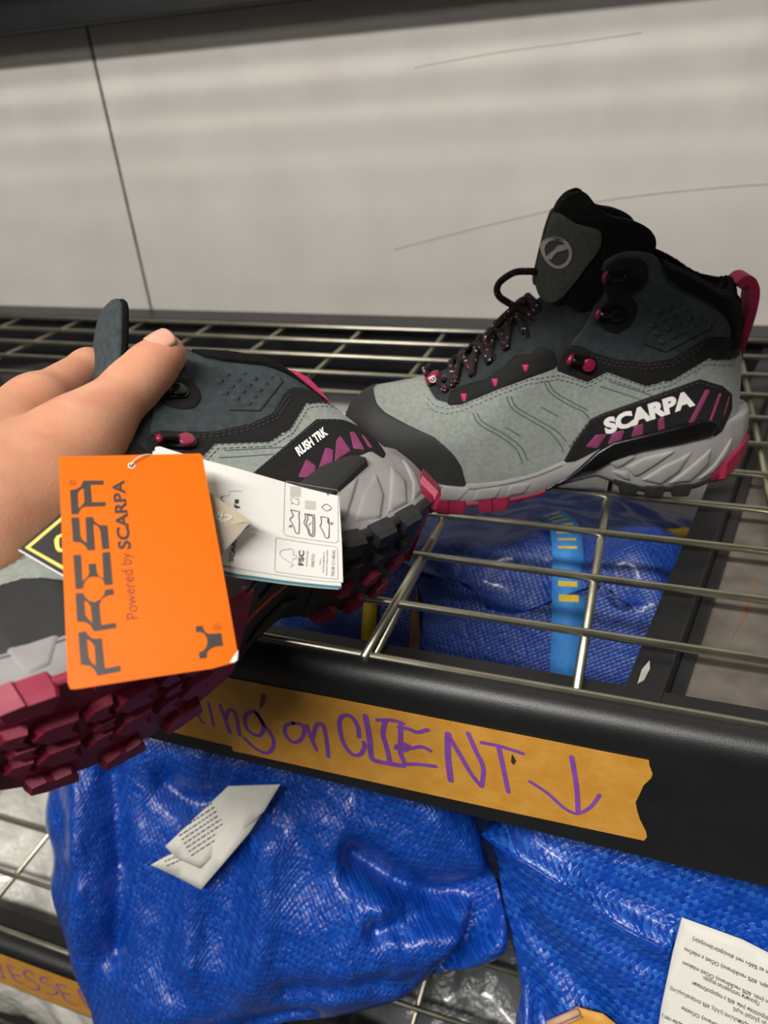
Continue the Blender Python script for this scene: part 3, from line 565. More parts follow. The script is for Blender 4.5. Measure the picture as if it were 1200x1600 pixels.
def logo_on(s):
    a = Acc()
    bm_pts = on_surf(V[:, 0], V[:, 1], s, 2.1, Tf); a.add(bm_pts, [f[::-1] if s > 0 else f for f in Fc])
    q = np.array(LG); a.add(on_surf(q[:, 0], q[:, 1], s, 2.1, Tf), [tuple(range(len(q)))])
    return a.mesh('tongue_emblem', M_logo, False, .001)
part('tongue_emblem', logo_on(1), P_T, 'lateral')
# tongue of the held boot: pulled up and folded towards the heel, seen nearly edge on
TC = catmull([(136, 4, 140), (131, 8, 165), (111, 18, 196), (100, 27, 214), (90, 36, 226)], 6, False)
tl = np.array([-.013, .794, -.607]); tn_ = np.array([.965, .169, .201])
def slab(name, mat, i0, i1, hw, f0, f1, which, l0=0.0, parent=None, ring=20):
    V = []; F = []; m = 0
    idx = np.linspace(i0, i1, 22)
    for k, q in enumerate(idx):
        c = np.array([np.interp(q, np.arange(len(TC)), TC[:, j]) for j in range(3)]); u = q/(len(TC)-1)
        w = hw*np.sqrt(max(1-max(0, (u-.62)/.385)**2.4, .004)); a0, a1 = f0, f1
        e = np.sqrt(max(1-max(0, (u-.80)/.202)**2.2, .01))
        for j in range(ring):
            A = 2*math.pi*j/ring; x = math.copysign(abs(math.cos(A))**.6, math.cos(A))*w; y = (a0+a1)/2+math.copysign(abs(math.sin(A))**.7, math.sin(A))*(a1-a0)/2*e
            V.append(c+tl*(x+l0)+tn_*(y-.004*x*x))
    n = len(idx)
    for k in range(n-1):
        for j in range(ring): F.append((k*ring+j, k*ring+(j+1) % ring, (k+1)*ring+(j+1) % ring, (k+1)*ring+j))
    F += [tuple(range(ring)), tuple((n-1)*ring+j for j in range(ring))]
    return part(name, fixn(mk(name, V, F, mat, True, .001)), parent, which)
P_T2 = slab('tongue', M_lining, 0, len(TC)-1, 24, -5, 5, 'medial')
slab('tongue_fabric', M_slate, 0, len(TC)-1, 24.4, -.5, 5.8, 'medial', 0, P_T2)
slab('tongue_edge_patch', M_suede, 0, (len(TC)-1)*.62, 5, 5.5, 9.5, 'medial', -19, P_T2)
# slate fabric ankle panels, black strips, eyelet strips
ANK = catmull([(109, 164), (110, 171), (106, 177.5), (94, 181.5), (78, 178.5), (72, 171.5), (67, 161.5), (58, 154.5), (35, 142.5), (23, 132.5), (18.5, 126), (16, 117.5), (33, 120), (56, 106.5), (73, 104.5), (95, 108), (110, 114), (120, 119.5), (127, 121.5), (119, 133), (114, 144)], 4)
STRIP = [(136.5, 104), (135.5, 110), (130, 119.5), (121, 120.5), (110, 115.5), (95, 109.5), (73, 106), (56, 107.5), (33, 121), (15, 117.5), (1, 117), (0, 100), (11, 101), (32, 104), (54, 90.5), (72, 87), (100, 99), (113, 92.5), (121, 96)]
EYE = [(134, 106), (155, 100), (175, 93), (202, 81.5), (213, 80), (209, 88.5), (195, 94.5), (184, 98.5), (173, 106), (164, 114.5), (153, 116.5), (147, 121.5), (138, 118)]
PANEL = [(128, 33), (121, 48), (109, 66.5), (101, 70), (70, 80), (35, 91.5), (18, 85), (9, 77), (7, 66), (13, 50), (40, 30)]
def offset_poly(P, d):
    P = np.asarray(P, float)
    if area2(P) < 0: P = P[::-1]
    a = P-np.roll(P, 1, 0); b = np.roll(P, -1, 0)-P
    a /= np.linalg.norm(a, axis=1)[:, None]; b /= np.linalg.norm(b, axis=1)[:, None]
    n = np.stack([-(a+b)[:, 1], (a+b)[:, 0]], 1); n /= np.linalg.norm(n, axis=1)[:, None]
    return P+n*d
def ribbon(name, pts, w, mat, t, s=1, F=Hf, parent=None, n=6, smooth=True, which='both'):
    V, Fc = stroke2d(pts, w, n, smooth)
    return part(name, mk(name, on_surf(V[:, 0], V[:, 1], s, t, F), [f if s < 0 else f[::-1] for f in Fc], mat, False, .001), parent, which)
def stitches(name, lines, mat, s, t, L=2.2, gap=1.5, w=.7, F=Hf, parent=None):
    a = Acc()
    for P in lines:
        Q = densify_open(P, .5); d = np.concatenate([[0], np.cumsum(np.linalg.norm(np.diff(Q, axis=0), axis=1))])
        x = 0
        while x+L < d[-1]:
            p = [np.interp(x+k*L/2, d, Q[:, 0]) for k in range(3)]; q = [np.interp(x+k*L/2, d, Q[:, 1]) for k in range(3)]
            r = on_surf(p, q, s, t, F); a.tube([tuple(v) for v in r], w/2, 5); x += L+gap
    o = part(name, a.mesh(name, mat, True, .001), parent); STUFF.add(o); return o
STUFF = set()
for s in (1, -1):
    ank = patch('ankle_panel', ANK, M_slate, 1.0, s, grid=4)
    patch('heel_strip', STRIP, M_blk, 1.0, s, grid=4, t0=.3)
    patch('eyelet_strip', EYE, M_blk, 1.6, s, grid=4, t0=.2)
    for x, z in ((200, 85.5), (178, 96.5), (157, 106.5)):
        patch('red_tab', [(x-2.2, z+3.2), (x+2.4, z+3.0), (x+1.0, z-1.5), (x-.8, z-1.8)], M_pink, .5, s, t0=1.8, grid=2, rim=.5, sink=.3)
    # lozenges pressed into the ankle panel
    dia = np.array([(69, 152), (63, 152), (33, 132), (33, 127), (61, 112.5), (77, 118.5), (76, 136)])
    for i in range(-1, 9):
        for j in range(9):
            e1 = np.array([-4.4, -6.6])*1.0; e2 = np.array([-7.0, 3.4])
            c = np.array([77, 138])+e1*(j-2)*.92+e2*(i-1)*.95
            if sdpoly(np.array([c[0]]), np.array([c[1]]), dia)[0] < 2.2: continue
            k = np.interp(c[0], [35, 75], [.62, 1.05])
            q = [c+np.array(v)*k for v in ((4.0, .4), (.4, 2.7), (-4.0, -.2), (-.4, -2.7))]
            patch('lozenge', q, M_slate, 1.2, s, grid=2.4, rim=1.3, sink=.2, t0=1.0, parent=ank)
    ribbon('panel_edge_line', [(77, 119), (61, 112), (33, 127), (33, 130)], 1.0, M_blk, 1.25, s, parent=ank, smooth=False)
    # eyelet hook base plates
    HPL = catmull([(107, 174), (98, 178), (88, 177.5), (81.5, 173), (80, 165), (82.5, 157.5), (89, 153), (84.5, 146), (87, 134), (97, 128), (108, 134), (110, 144), (104.5, 152), (109, 162)], 4)
    patch('hook_plate', HPL, M_blk, 1.3, s, grid=3, t0=.8)
    # logo side panel, welded stripes, shank
    pn = patch('side_panel', PANEL, M_blk, 1.2, s, grid=4, t0=1.3)
    lat = ([(103, 43), (112, 45), (105, 54), (97, 54)], [(87, 45), (96, 46), (93, 55), (84.5, 56.5)], [(71, 48), (79.5, 49), (78, 58.5), (71.5, 61)], [(55, 52), (60.5, 53), (61.5, 63.5), (57.5, 65.5)], [(36.5, 57), (40.5, 57), (30.5, 84), (27.0, 83)], [(23, 59), (25.2, 59), (20.5, 80), (18.2, 80)], [(13.5, 62), (14.6, 62), (12.2, 77), (11.2, 77)])
    med = ([(75.5, 57.2), (62.5, 66.3), (60.8, 59.0), (68.7, 52.6)], [(64.5, 54.3), (46, 69), (43, 65), (54, 53)], [(49, 57), (36, 71), (31, 73), (34, 59.7)], [(31.5, 60.5), (23, 73.5), (20, 72), (25.5, 56.5)], [(21.5, 57.5), (17.3, 69.3), (15.9, 67.7), (19, 56)])
    for st in lat: patch('panel_stripe', st, M_mag, .35, s, grid=3, rim=.4, sink=.2, t0=2.5, parent=pn, which='lateral' if s > 0 else 'both')
    if s > 0:
        for st in med: patch('panel_stripe', st, M_mag, .35, s, grid=3, rim=.4, sink=.2, t0=2.5, parent=pn, which='medial')
    stitches('panel_stitch', [[(124, 46), (111, 65), (102, 68.2), (70, 78.2), (35, 89), (19, 83)]], M_thread2, s, 2.7, parent=pn)
    # double seam along the overlay edge
    top = [(10, 101.5), (32, 104.8), (54, 91), (72, 87.6), (100, 99.4), (113, 92.8), (121, 96.4), (134, 100.6), (155, 99.4), (175, 92.4), (202, 81), (212, 78.8), (221, 79.8), (227, 84)]
    stitches('overlay_stitch', [top, [(x+.6, z-3) for x, z in top]], M_thread, s, 1.45)
    stitches('strip_stitch', [[(112, 112.5), (95, 106.8), (73, 103.4), (56, 104.6), (34, 117.6)], [(110, 109.8), (95, 104.2), (73, 100.8), (56, 102), (36, 114)]], M_thread2, s, 1.5)
    # pressed lines of the suede, laid on as ribbons with the groove shade in their colour
    for g in ([(144, 97), (139, 88), (126, 78), (115, 72), (110, 66)], [(170, 88), (166, 79), (152, 68.5), (138, 58), (130, 47), (128, 42)], [(194, 77), (190, 70), (175, 59.5), (163, 48), (158, 36)], [(141, 97), (136, 88.5), (123, 79.5), (112, 73)], [(167, 88), (163, 80), (149, 70), (135, 60), (126, 50)], [(191, 77), (187, 71), (172, 61), (160, 50), (154, 38)], [(145, 78), (133, 70)], [(171, 66), (160, 58)], [(104, 90), (76, 79)], [(98, 93.5), (66, 80.5)], [(60, 84), (50, 80.5)]):
        ribbon('groove_shade_line', g, 1.0, M_groove, 1.42, s)
    # shank wing on the side of the midsole
    RND = [(152, 4.5), (136, 14), (124, 21.5), (112, 33), (103, 41.5), (92, 48), (73, 52.5), (48, 58), (30, 61.5), (20, 60), (15, 54), (22, 48), (44, 44.5), (72, 40), (92, 33), (104, 25.5), (118, 21.5), (134, 13)]
    rn = patch('shank_wing', RND, M_shank, 2.4, s, Mf, 4, 1.6, 1.0, which='lateral' if s > 0 else 'all_minus')
    # medial side of the right boot: faceted black guard
    if s > 0:
        patch('shank_guard', [(105, 30), (98, 42), (84, 52), (62, 57), (40, 56), (30, 50), (34, 44), (60, 36), (85, 28)], M_rub, 4.5, s, Mf, 9, 5, 1.0, which='medial', smooth=False)
        patch('shank_guard', [(152, 4.5), (136, 14), (120, 26), (108, 32), (88, 27), (100, 21), (118, 18), (134, 10)], M_shank, 2.4, s, Mf, 4, 1.6, 1.0, which='medial')
# lettering on the side panels
def surf_text(body, o, e, u, bold, s, which, size=4):
    V, Fc = text2d(body, o, e, u, bold)
    bm = bmesh.new(); vs = [bm.verts.new((p[0], 0, p[1])) for p in V]
    for f in Fc:
        try: bm.faces.new([vs[i] for i in f])
        except ValueError: pass
    for _ in range(3):
        es = [x for x in bm.edges if x.calc_length() > size]
        if es: bmesh.ops.subdivide_edges(bm, edges=es, cuts=1)
    bmesh.ops.triangulate(bm, faces=bm.faces)
    me = bpy.data.meshes.new('side_lettering'); bm.to_mesh(me); bm.free()
    c = np.array([tuple(v.co) for v in me.vertices]); p = on_surf(c[:, 0], c[:, 2], s, 2.95, Hf)*.001
    me.vertices.foreach_set('co', p.ravel()); me.materials.append(M_white); me.update()
    part('side_lettering', me, None, which, 'white lettering')
surf_text('SCARPA', (98, 54.5), (36.5, 73.5), (101, 65.5), .06, 1, 'lateral')
surf_text('RUSH TRK', (64.8, 69.8), (37.1, 77.2), (63.1, 76.2), .05, 1, 'medial')
# --- midsole
def outline(n=110, t=0.0):
    xs = np.concatenate([-14.5+311.5*(1-np.cos(np.linspace(0, np.pi, n)))/2]); w = midHW(xs)
    P = np.concatenate([np.stack([xs, w], 1), np.stack([xs[::-1], -w[::-1]], 1)[1:-1]])
    tn = np.roll(P, -1, 0)-np.roll(P, 1, 0); tn /= np.linalg.norm(tn, axis=1)[:, None]; nr = np.stack([-tn[:, 1], tn[:, 0]], 1)
    return P, nr
def sole_loft(name, mat, prof, x0=None, x1=None, cut=None):
    """prof: list of (v between bottom and top, outward offset, dz)"""
    P, nr = outline(); n = len(P); V = []; F = []
    for v, off, dz in prof:
        zb, zt = midBot(P[:, 0]), midTop(P[:, 0]); Q = P+nr*off
        V += [(Q[i, 0], Q[i, 1], zb[i]+(zt[i]-zb[i])*v+dz) for i in range(n)]
    for k in range(len(prof)-1):
        for i in range(n): F.append((k*n+i, k*n+(i+1) % n, (k+1)*n+(i+1) % n, (k+1)*n+i))
    h = n//2
    for base, rev in ((0, False), ((len(prof)-1)*n, True)):
        for i in range(1, h):
            q = (base+i, base+i+1, base+(n-i-1) % n, base+(n-i) % n) if i+1 != n-i-1 else (base+i, base+i+1, base+(n-i) % n)
            F.append(tuple(dict.fromkeys(q)))
        F.append((base, base+1, base+n-1))
    return part(name, fixn(mk(name, V, F, mat, True, .001)))
mids = sole_loft('midsole', M_mid, [(0, -6, 0), (0, -.8, 0), (.03, 0, 0)]+[(v, 2.2*math.sin(math.pi*v), 0) for v in (.12, .25, .4, .55, .7, .85)]+[(.95, .6, 0), (1, -.6, .3), (1, -7, .3)])
for s in (1, -1):
    for fc in ([(270, 36), (246, 37), (252, 24)], [(243, 34), (222, 28), (232, 16), (242, 17)], [(218, 24.5), (196, 21), (206, 10), (220, 11)], [(192, 20), (172, 19.5), (178, 9.5), (196, 9)], [(168, 20), (150, 21), (156, 11), (170, 9.5)],
               [(100, 36), (84, 42), (74, 36), (88, 26)], [(82, 28), (70, 35), (44, 41), (58, 30), (74, 18)], [(70, 16), (54, 28), (34, 38), (42, 22), (54, 11)], [(50, 11), (38, 22), (20, 40), (20, 26), (32, 12)], [(30, 11), (16, 24), (4, 46), (3, 34), (14, 16)], [(95, 26), (84, 18), (76, 15), (80, 24)]):
        patch('midsole_facet', fc, M_mid, .7 if fc[0][0] > 130 else 1.5, s, Mf, 5, 2.2, .3, parent=mids, smooth=True)
    ribbon('midsole_line', [(285, 46), (262, 37.5), (236, 26.5), (206, 20.5), (176, 20.5), (150, 24), (128, 31)], .9, M_groove, .35, s, Mf, parent=mids)
# --- outsole plates and lugs
def plate(name, mat, x0, x1, lo=-2.2, up=3.0, out=1.3):
    xs = np.linspace(x0, x1, max(6, int(abs(x1-x0)/4))); V = []; F = []
    for x in xs:
        w = max(float(midHW(x))+out, .5); zb = float(midBot(x))
        V += [(x, w-.6, zb+up), (x, w, zb+up-.8), (x, w, zb-.4), (x, w-1.4, zb+lo), (x, -w+1.4, zb+lo), (x, -w, zb-.4), (x, -w, zb+up-.8), (x, -w+.6, zb+up)]
    for i in range(len(xs)-1):
        for k in range(8): F.append((i*8+k, i*8+(k+1) % 8, (i+1)*8+(k+1) % 8, (i+1)*8+k))
    F += [tuple(range(8)), tuple((len(xs)-1)*8+k for k in range(8))]
    me = fixn(mk(name, V, F, mat, True, .001)); smooth_by_angle(me, 40); return part(name, me)
pf = plate('forefoot_outsole', M_red, 140, 296.2, -2.2, 2.0)
pa = plate('arch_outsole', M_outblk, 88, 141, -1.2, 1.5, .4)
ph = plate('heel_outsole', M_outblk, 14, 89, -2.2, 3.0)
pr = plate('heel_rim_outsole', M_red, -13.8, 15, -2.2, 10.0, 1.9)
def lug(mat, poly, parent, h=4.6, taper=.82, up=2.0, name='tread_lug', notch=None):
    P = np.asarray(poly, float); c = P.mean(0); n = len(P)
    if area2(P) < 0: P = P[::-1]
    B = c+(P-c)*taper
    V = [(p[0], p[1], float(midBot(p[0]))+up) for p in P]+[(p[0], p[1], float(midBot(p[0]))-2.0-h*.25) for p in c+(P-c)*.98]+[(p[0], p[1], float(midBot(p[0]))-2.0-h) for p in B]
    F = [tuple(range(n))]+[(k*n+i, k*n+n_, (k+1)*n+n_, (k+1)*n+i) for k in (0, 1) for i in range(n) for n_ in [(i+1) % n]]+[tuple(range(2*n, 3*n))[::-1]]
    return part(name, fixn(mk(name, V, F, mat, False, .001)), parent)
def chevron(x, y, L, W, sk):
    return [(x-L/2, y-W/2), (x+L/2-sk*.5, y-W/2+1), (x+L/2+sk, y), (x+L/2-sk*.5, y+W/2-1), (x-L/2, y+W/2), (x-L/2+sk, y)]
for i, x in enumerate((276, 243, 210, 177)):
    w = float(midHW(x)); m = M_red
    for s in (1, -1):
        x1 = x+(4 if s > 0 else 0)
        wa, wb = float(midHW(x1-8)), float(midHW(x1+7))
        lug(m, [(x1-13.5, s*(wa+1.2)), (x1-12, s*(wa+2.2)), (x1-1, s*(w+1.9)), (x1, s*(w+3.2)), (x1+10, s*(wb+1.8)), (x1+9, s*(wb-8)), (x1+2, s*(w-12)), (x1-2, s*(w-10)), (x1-10, s*(wa-13))], pf, 5.0, .88, 4.5, 'rim_lug')
        if w > 30:
            lug(m, chevron(x-7, s*12.5, 17, 19, 4.0), pf, 4.8, .82); lug(m, chevron(x+9, s*15.0, 11, 15, 3.0), pf, 4.4, .8)
    if w > 38: lug(m, chevron(x+7, 0, 10, 10, 2.2), pf, 4.2, .8)
for i, x in enumerate((78, 58, 38)):
    for s in (1, -1):
        w = float(midHW(x)); m = M_outblk if s > 0 else M_red
        lug(m, [(x-7, s*(w+2.2)), (x+1, s*(w+2.8)), (x+7, s*(w+2.0)), (x+6, s*(w-8)), (x, s*(w-12)), (x-6, s*(w-9))], ph, 4.6, .84, 3.6, 'rim_lug')
        lug(m, chevron(x-6, s*10.5, 11, 12, 2.5), ph, 4.2, .8)
for s in (1, -1):
    lug(M_red, [(-15, s*4), (-14, s*15), (-6, s*25), (6, s*33), (14, s*27), (4, s*10)], pr, 4.2, .84, 11, 'rim_lug')
    lug(M_outblk, [(96, s*14), (106, s*12), (124, s*15), (132, s*22), (118, s*26), (102, s*22)], pa, 2.4, .7, 2.0, 'arch_lug')
a = Acc(); a.tube([(x, 4+.12*(x-90), float(midBot(x))-1.4) for x in (90, 104, 118, 132, 141)], 1.3, 6); part('orange_line', a.mesh('orange_line', M_orange, True, .001), pa)
# --- lace hooks
def disc(a, p, n, tx, tz, r, h, seg=18, bev=.5):
    rings = [(r, 0), (r, h-bev), (r-bev*.5, h-bev*.25), (r-bev*1.4, h), (.01, h+.05)]
    V = []; F = []
    for rr, hh in rings: V += [p+n*hh+tx*rr*math.cos(2*math.pi*k/seg)+tz*rr*math.sin(2*math.pi*k/seg) for k in range(seg)]
    for q in range(len(rings)-1):
        for k in range(seg): F.append((q*seg+k, q*seg+(k+1) % seg, (q+1)*seg+(k+1) % seg, (q+1)*seg+k))
    a.add(V, F)
def hook(xd, zd, xt, zt, s, red):
    p, n, tx, tz = surf_frame(xd, zd, s); p = p+n*1.6
    q, nq, _, _ = surf_frame(xt, zt, s); q = q+nq*1.6
    ax = (q-p); ln = ax.length; ax.normalize(); sd = n.cross(ax).normalized()
    # bracket: a flat bar round the rivet reaching to the tip
    a = Acc(); out = []
    for k in range(13):
        A = math.pi/2+math.pi*k/12; out.append(p+ax*5.6*math.cos(A)+sd*5.6*math.sin(A))
    out += [q-sd*3.6, q+ax*1.5-sd*2, q+ax*1.5+sd*2, q+sd*3.6]
    m = len(out); top = 2.0
    a.add([v-n*.8 for v in out]+[v+n*top for v in out], [tuple(range(m))[::-1], tuple(range(m, 2*m))]+[(i, (i+1) % m, m+(i+1) % m, m+i) for i in range(m)])
    a.tube([p+ax*(ln*.35)+n*2.2, p+ax*(ln*.6)+n*3.8, p+ax*(ln*.85)+n*4.2, q+n*3.0], 2.2, 8)
    h = part('lace_hook', fixn(a.mesh('lace_hook', M_hook, False, .001)))
    a = Acc(); disc(a, p+n*1.8, n, ax, sd, 4.6, 2.0); part('hook_rivet', a.mesh('hook_rivet', M_redmetal if red else M_hook, True, .001), h, label='red rivet' if red else None)
    a = Acc(); a.tube([q-sd*3.4+n*2.0, q-sd*1.6+ax*1.2+n*3.6, q+sd*1.0+ax*1.6+n*4.4, q+sd*3.2+ax*.8+n*4.6], [1.5, 1.9, 1.9, 1.5], 10); part('hook_tip', a.mesh('hook_tip', M_redmetal, True, .001), h, label='red hook tip')
for s in (1, -1):
    hook(92.5, 164.5, 107, 167, s, False)
    hook(97.5, 141.5, 110, 143.5, s, False)
    hook(114, 107, 126.5, 112, s, True)
# --- heel loop
a = Acc(); pts = [(12, 150), (7, 154), (1, 152.5), (-3.5, 144), (-4, 130), (-2, 114), (0, 98)]
OUTER, INNER = -1.0, 5.0
C = catmull(pts, 6, False); Vv = []; Ff = []
for i, (x, z) in enumerate(C):
    t = C[min(i+1, len(C)-1)]-C[max(i-1, 0)]; t /= np.linalg.norm(t); nx, nz = -t[1], t[0]
    for y, o in ((-9, OUTER), (9, OUTER), (9, INNER), (-9, INNER)): Vv.append((x+nx*o, y, z+nz*o))
for i in range(len(C)-1):
    for k in range(4): Ff.append((i*4+k, i*4+(k+1) % 4, i*4+4+(k+1) % 4, i*4+4+k))
Ff += [(3, 2, 1, 0), tuple(len(C)*4-4+k for k in range(4))]
me = fixn(mk('pull_tab', Vv, Ff, M_pink, True, .001)); smooth_by_angle(me, 50); part('pull_tab', me)
# --- laces
def ztop(x): 
    zz = np.arange(30, 200, .5); d = T_D2(np.full(len(zz), float(x)), zz); return float(zz[np.where(d > 0)[0].max()])
def vamp(x, y, lift):
    W = float(baseW(np.array([x]), np.array([95.]))[0]); z1 = ztop(x); R = W
    u = min(abs(y)/W, .98); d = R*(1-(1-u**2)**(1/2.2)); return (x, y, z1-d+lift)
a = Acc(); rows = [(206, 25), (194, 27), (182, 28), (170, 28.5), (157, 28)]
for k, (x, w) in enumerate(rows):
    for sg in (1, -1):
        if k+1 < len(rows):
            x2, w2 = rows[k+1]
            P = [vamp(x+(x2-x)*t, sg*(w-(w+w2)*t)*.92, 2.6+2.2*math.sin(math.pi*t)+(1.2 if sg > 0 else 0)) for t in np.linspace(0, 1, 9)]
            a.tube(catmull(P, 2, False), 2.4, 8)
P = [vamp(208, y, 3.0) for y in np.linspace(-24, 24, 9)]; a.tube(catmull(P, 2, False), 2.4, 8)
P = [vamp(157, 26*.95, 2.6), (150, 24, 121), (146, 16, 136), (150, 4, 146), (158, -8, 141), (166, -18, 126)]; a.tube(catmull(P, 6, False), 2.4, 8)
P = [vamp(157, -26*.95, 2.6), (152, -22, 128), (152, -6, 146), (149, 10, 142), (143, 22, 128), (138, 28, 112)]; a.tube(catmull(P, 6, False), 2.4, 8)
part('lace', a.mesh('lace', M_lace, True, .001))
a = Acc(); P = [(138, 28, 110), (143, 24, 126), (152, 16, 138), (163, 12, 144), (174, 12, 152), (174, 11, 160), (164, 10, 166.5), (154, 8, 166.5), (147, 5, 165)]
a.tube(catmull(P, 6, False), 2.5, 8)
P = [(176, 22, 108), (184, 18, 122), (180, 15, 128), (172, 14, 136), (163, 12, 143), (156, 10, 146)]; a.tube(catmull(P, 6, False), 2.5, 8)
part('lace_loop', a.mesh('lace_loop', M_lace, True, .001), None, 'lateral')
# lace bead and knotted ends over the vamp
b0 = Vector(vamp(222, 10, 5)); a = Acc()
a.tube([b0+Vector((-5, -1, 2)), b0+Vector((-3, -.5, 1.6)), b0+Vector((3, .5, -1.6)), b0+Vector((5, 1, -2))], [3.4, 4.3, 4.3, 3.4], 12)
bead = part('lace_bead', a.mesh('lace_bead', M_redmetal, True, .001), label='red bead with a pale emblem')
a = Acc()
rg = [b0+Vector((0, 4.35, .6))+Vector((2.2*math.cos(k), .3, 2.2*math.sin(k))) for k in np.linspace(0, 6.283, 14)]; a.tube(rg, .45, 5, False)
a.tube([b0+Vector((-1, 4.6, -.6)), b0+Vector((0, 4.75, .6)), b0+Vector((1, 4.6, 1.8))], .5, 5)
part('bead_emblem', a.mesh('bead_emblem', M_white, True, .001), bead)
a = Acc(); e1 = Vector(vamp(214, 22, 3)); 
a.tube(catmull([tuple(b0+Vector((-4, 0, 2))), tuple(b0+Vector((-8, 4, 1))), tuple(e1+Vector((4, -4, 3))), tuple(e1)], 5, False), 2.2, 8)
a.tube(catmull([tuple(b0+Vector((4, 1, 3))), tuple(b0+Vector((6, -3, 6))), tuple(b0+Vector((2, -6, 7)))], 5, False), 2.2, 8)
a.tube([e1+Vector((2, -1, 1)), e1, e1+Vector((-2, 1.5, -2))], [2.4, 3.4, 2.2], 8)
part('lace_end', a.mesh('lace_end', M_lace, True, .001))
# ---------------------------------------------------------------- the two boots
def place_boot(name, mw, label, which):
    root = empty(name); root.matrix_world = mw; tag(root, label, 'boot', 'pair of grey hiking boots')
    made = {}
    for i, (n, me, par, w, lab) in enumerate(PARTS):
        if w not in ('both', which, 'all_minus'): continue
        o = bpy.data.objects.new(n, me); COL.objects.link(o); o.parent = made[par] if par is not None and par in made else root
        if lab: o['label'] = lab
        if i in STUFF: o['kind'] = 'stuff'
        made[i] = o
    return root
ah = .28; u = Vector((-math.cos(ah), -math.sin(ah), 0)); v = Vector((math.sin(ah), -math.cos(ah), 0))
MB = Matrix(((u.x, v.x, 0, .064), (u.y, v.y, 0, .573), (0, 0, 1, .0015), (0, 0, 0, 1)))
place_boot('hiking_boot', MB, 'grey suede hiking boot standing on the wire deck with white lettering on its side', 'lateral')
MF = Matrix(((-0.457167, 0.413242, -0.787547, -0.10668), (-0.889078, -0.189222, 0.416816, 0.36784), (0.023225, 0.890745, 0.45391, 0.04568), (0, 0, 0, 1)))
place_boot('hiking_boot', MF, 'grey hiking boot held tilted in the hand with hang tags dangling from it', 'medial')
# ---------------------------------------------------------------- the hand (one continuous surface)
def skin_material():
    m = pmat('skin', '#d19474', .45, col2='#dba283', nscale=38, bump=.35, bscale=900, bdetail=6, sss=.18, spec=.4, rvar=.06)
    t = m.node_tree; n = t.nodes; L = t.links; b = n['Principled BSDF']
    # reddish mottling
    tc = n.new('ShaderNodeTexCoord'); nz = n.new('ShaderNodeTexNoise'); nz.inputs['Scale'].default_value = 55; nz.inputs['Detail'].default_value = 3
    L.new(tc.outputs['Object'], nz.inputs['Vector'])
    r = n.new('ShaderNodeValToRGB'); r.color_ramp.elements[0].position = .45; r.color_ramp.elements[1].position = .75
    L.new(nz.outputs['Fac'], r.inputs['Fac']); mx = n.new('ShaderNodeMixRGB'); mx.inputs['Color2'].default_value = lin('#cf7f68')
    f = n.new('ShaderNodeMath'); f.operation = 'MULTIPLY'; f.inputs[1].default_value = .45
    L.new(r.outputs['Color'], f.inputs[0]); L.new(f.outputs[0], mx.inputs['Fac'])
    L.new(b.inputs['Base Color'].links[0].from_socket, mx.inputs['Color1']); L.new(mx.outputs['Color'], b.inputs['Base Color'])
    return m
M_skin = skin_material(); M_nail = pmat('nail', '#dda088', .3, col2='#e2aa94', nscale=60, spec=.5)
HAND = {
'arm': [(-.39, -.13, .03, .036), (-.355, .02, .078, .0315), (-.3385, .1282, .1049, .031), (-.2966, .2155, .123, .033)],
'palm': [(-.301, .2226, .129, .034), (-.2987, .2592, .1206, .026)],
'heel': [(-.2826, .2167, .1223, .032), (-.271, .2392, .1251, .028)],
'index_palm': [(-.3133, .2364, .1368, .026), (-.321, .3003, .1442, .0165)],
'index': [(-.321, .3003, .1442, .0155), (-.3262, .3552, .1457, .0125), (-.315, .3968, .1161, .0105), (-.289, .4011, .0971, .009)],
'middle_palm': [(-.318, .2398, .1253, .026), (-.3392, .2977, .1216, .0165)],
'middle': [(-.3392, .2977, .1216, .0155), (-.3358, .346, .1173, .0125), (-.3229, .3772, .0859, .0105), (-.295, .3831, .0683, .009)],
'ring_palm': [(-.3156, .2362, .1182, .026), (-.346, .288, .1006, .0155)],
'ring': [(-.346, .288, .1006, .0145), (-.3367, .3252, .0947, .0115), (-.3213, .3547, .063, .01), (-.2973, .3599, .0468, .0085)],
'little_palm': [(-.309, .2296, .1135, .026), (-.3354, .2668, .0901, .014)],
'little': [(-.3354, .2668, .0901, .013), (-.3286, .2995, .0786, .0105), (-.3138, .3185, .0504, .009), (-.2918, .3224, .0372, .008)],
'thumb_palm': [(-.2827, .2219, .1286, .031), (-.2689, .2707, .1403, .0215)],
'thumb': [(-.2689, .2707, .1403, .0205), (-.2655, .2918, .1473, .0158), (-.2625, .3128, .1539, .0146), (-.2580, .3255, .1597, .0135), (-.2545, .3360, .1645, .0126)],
}
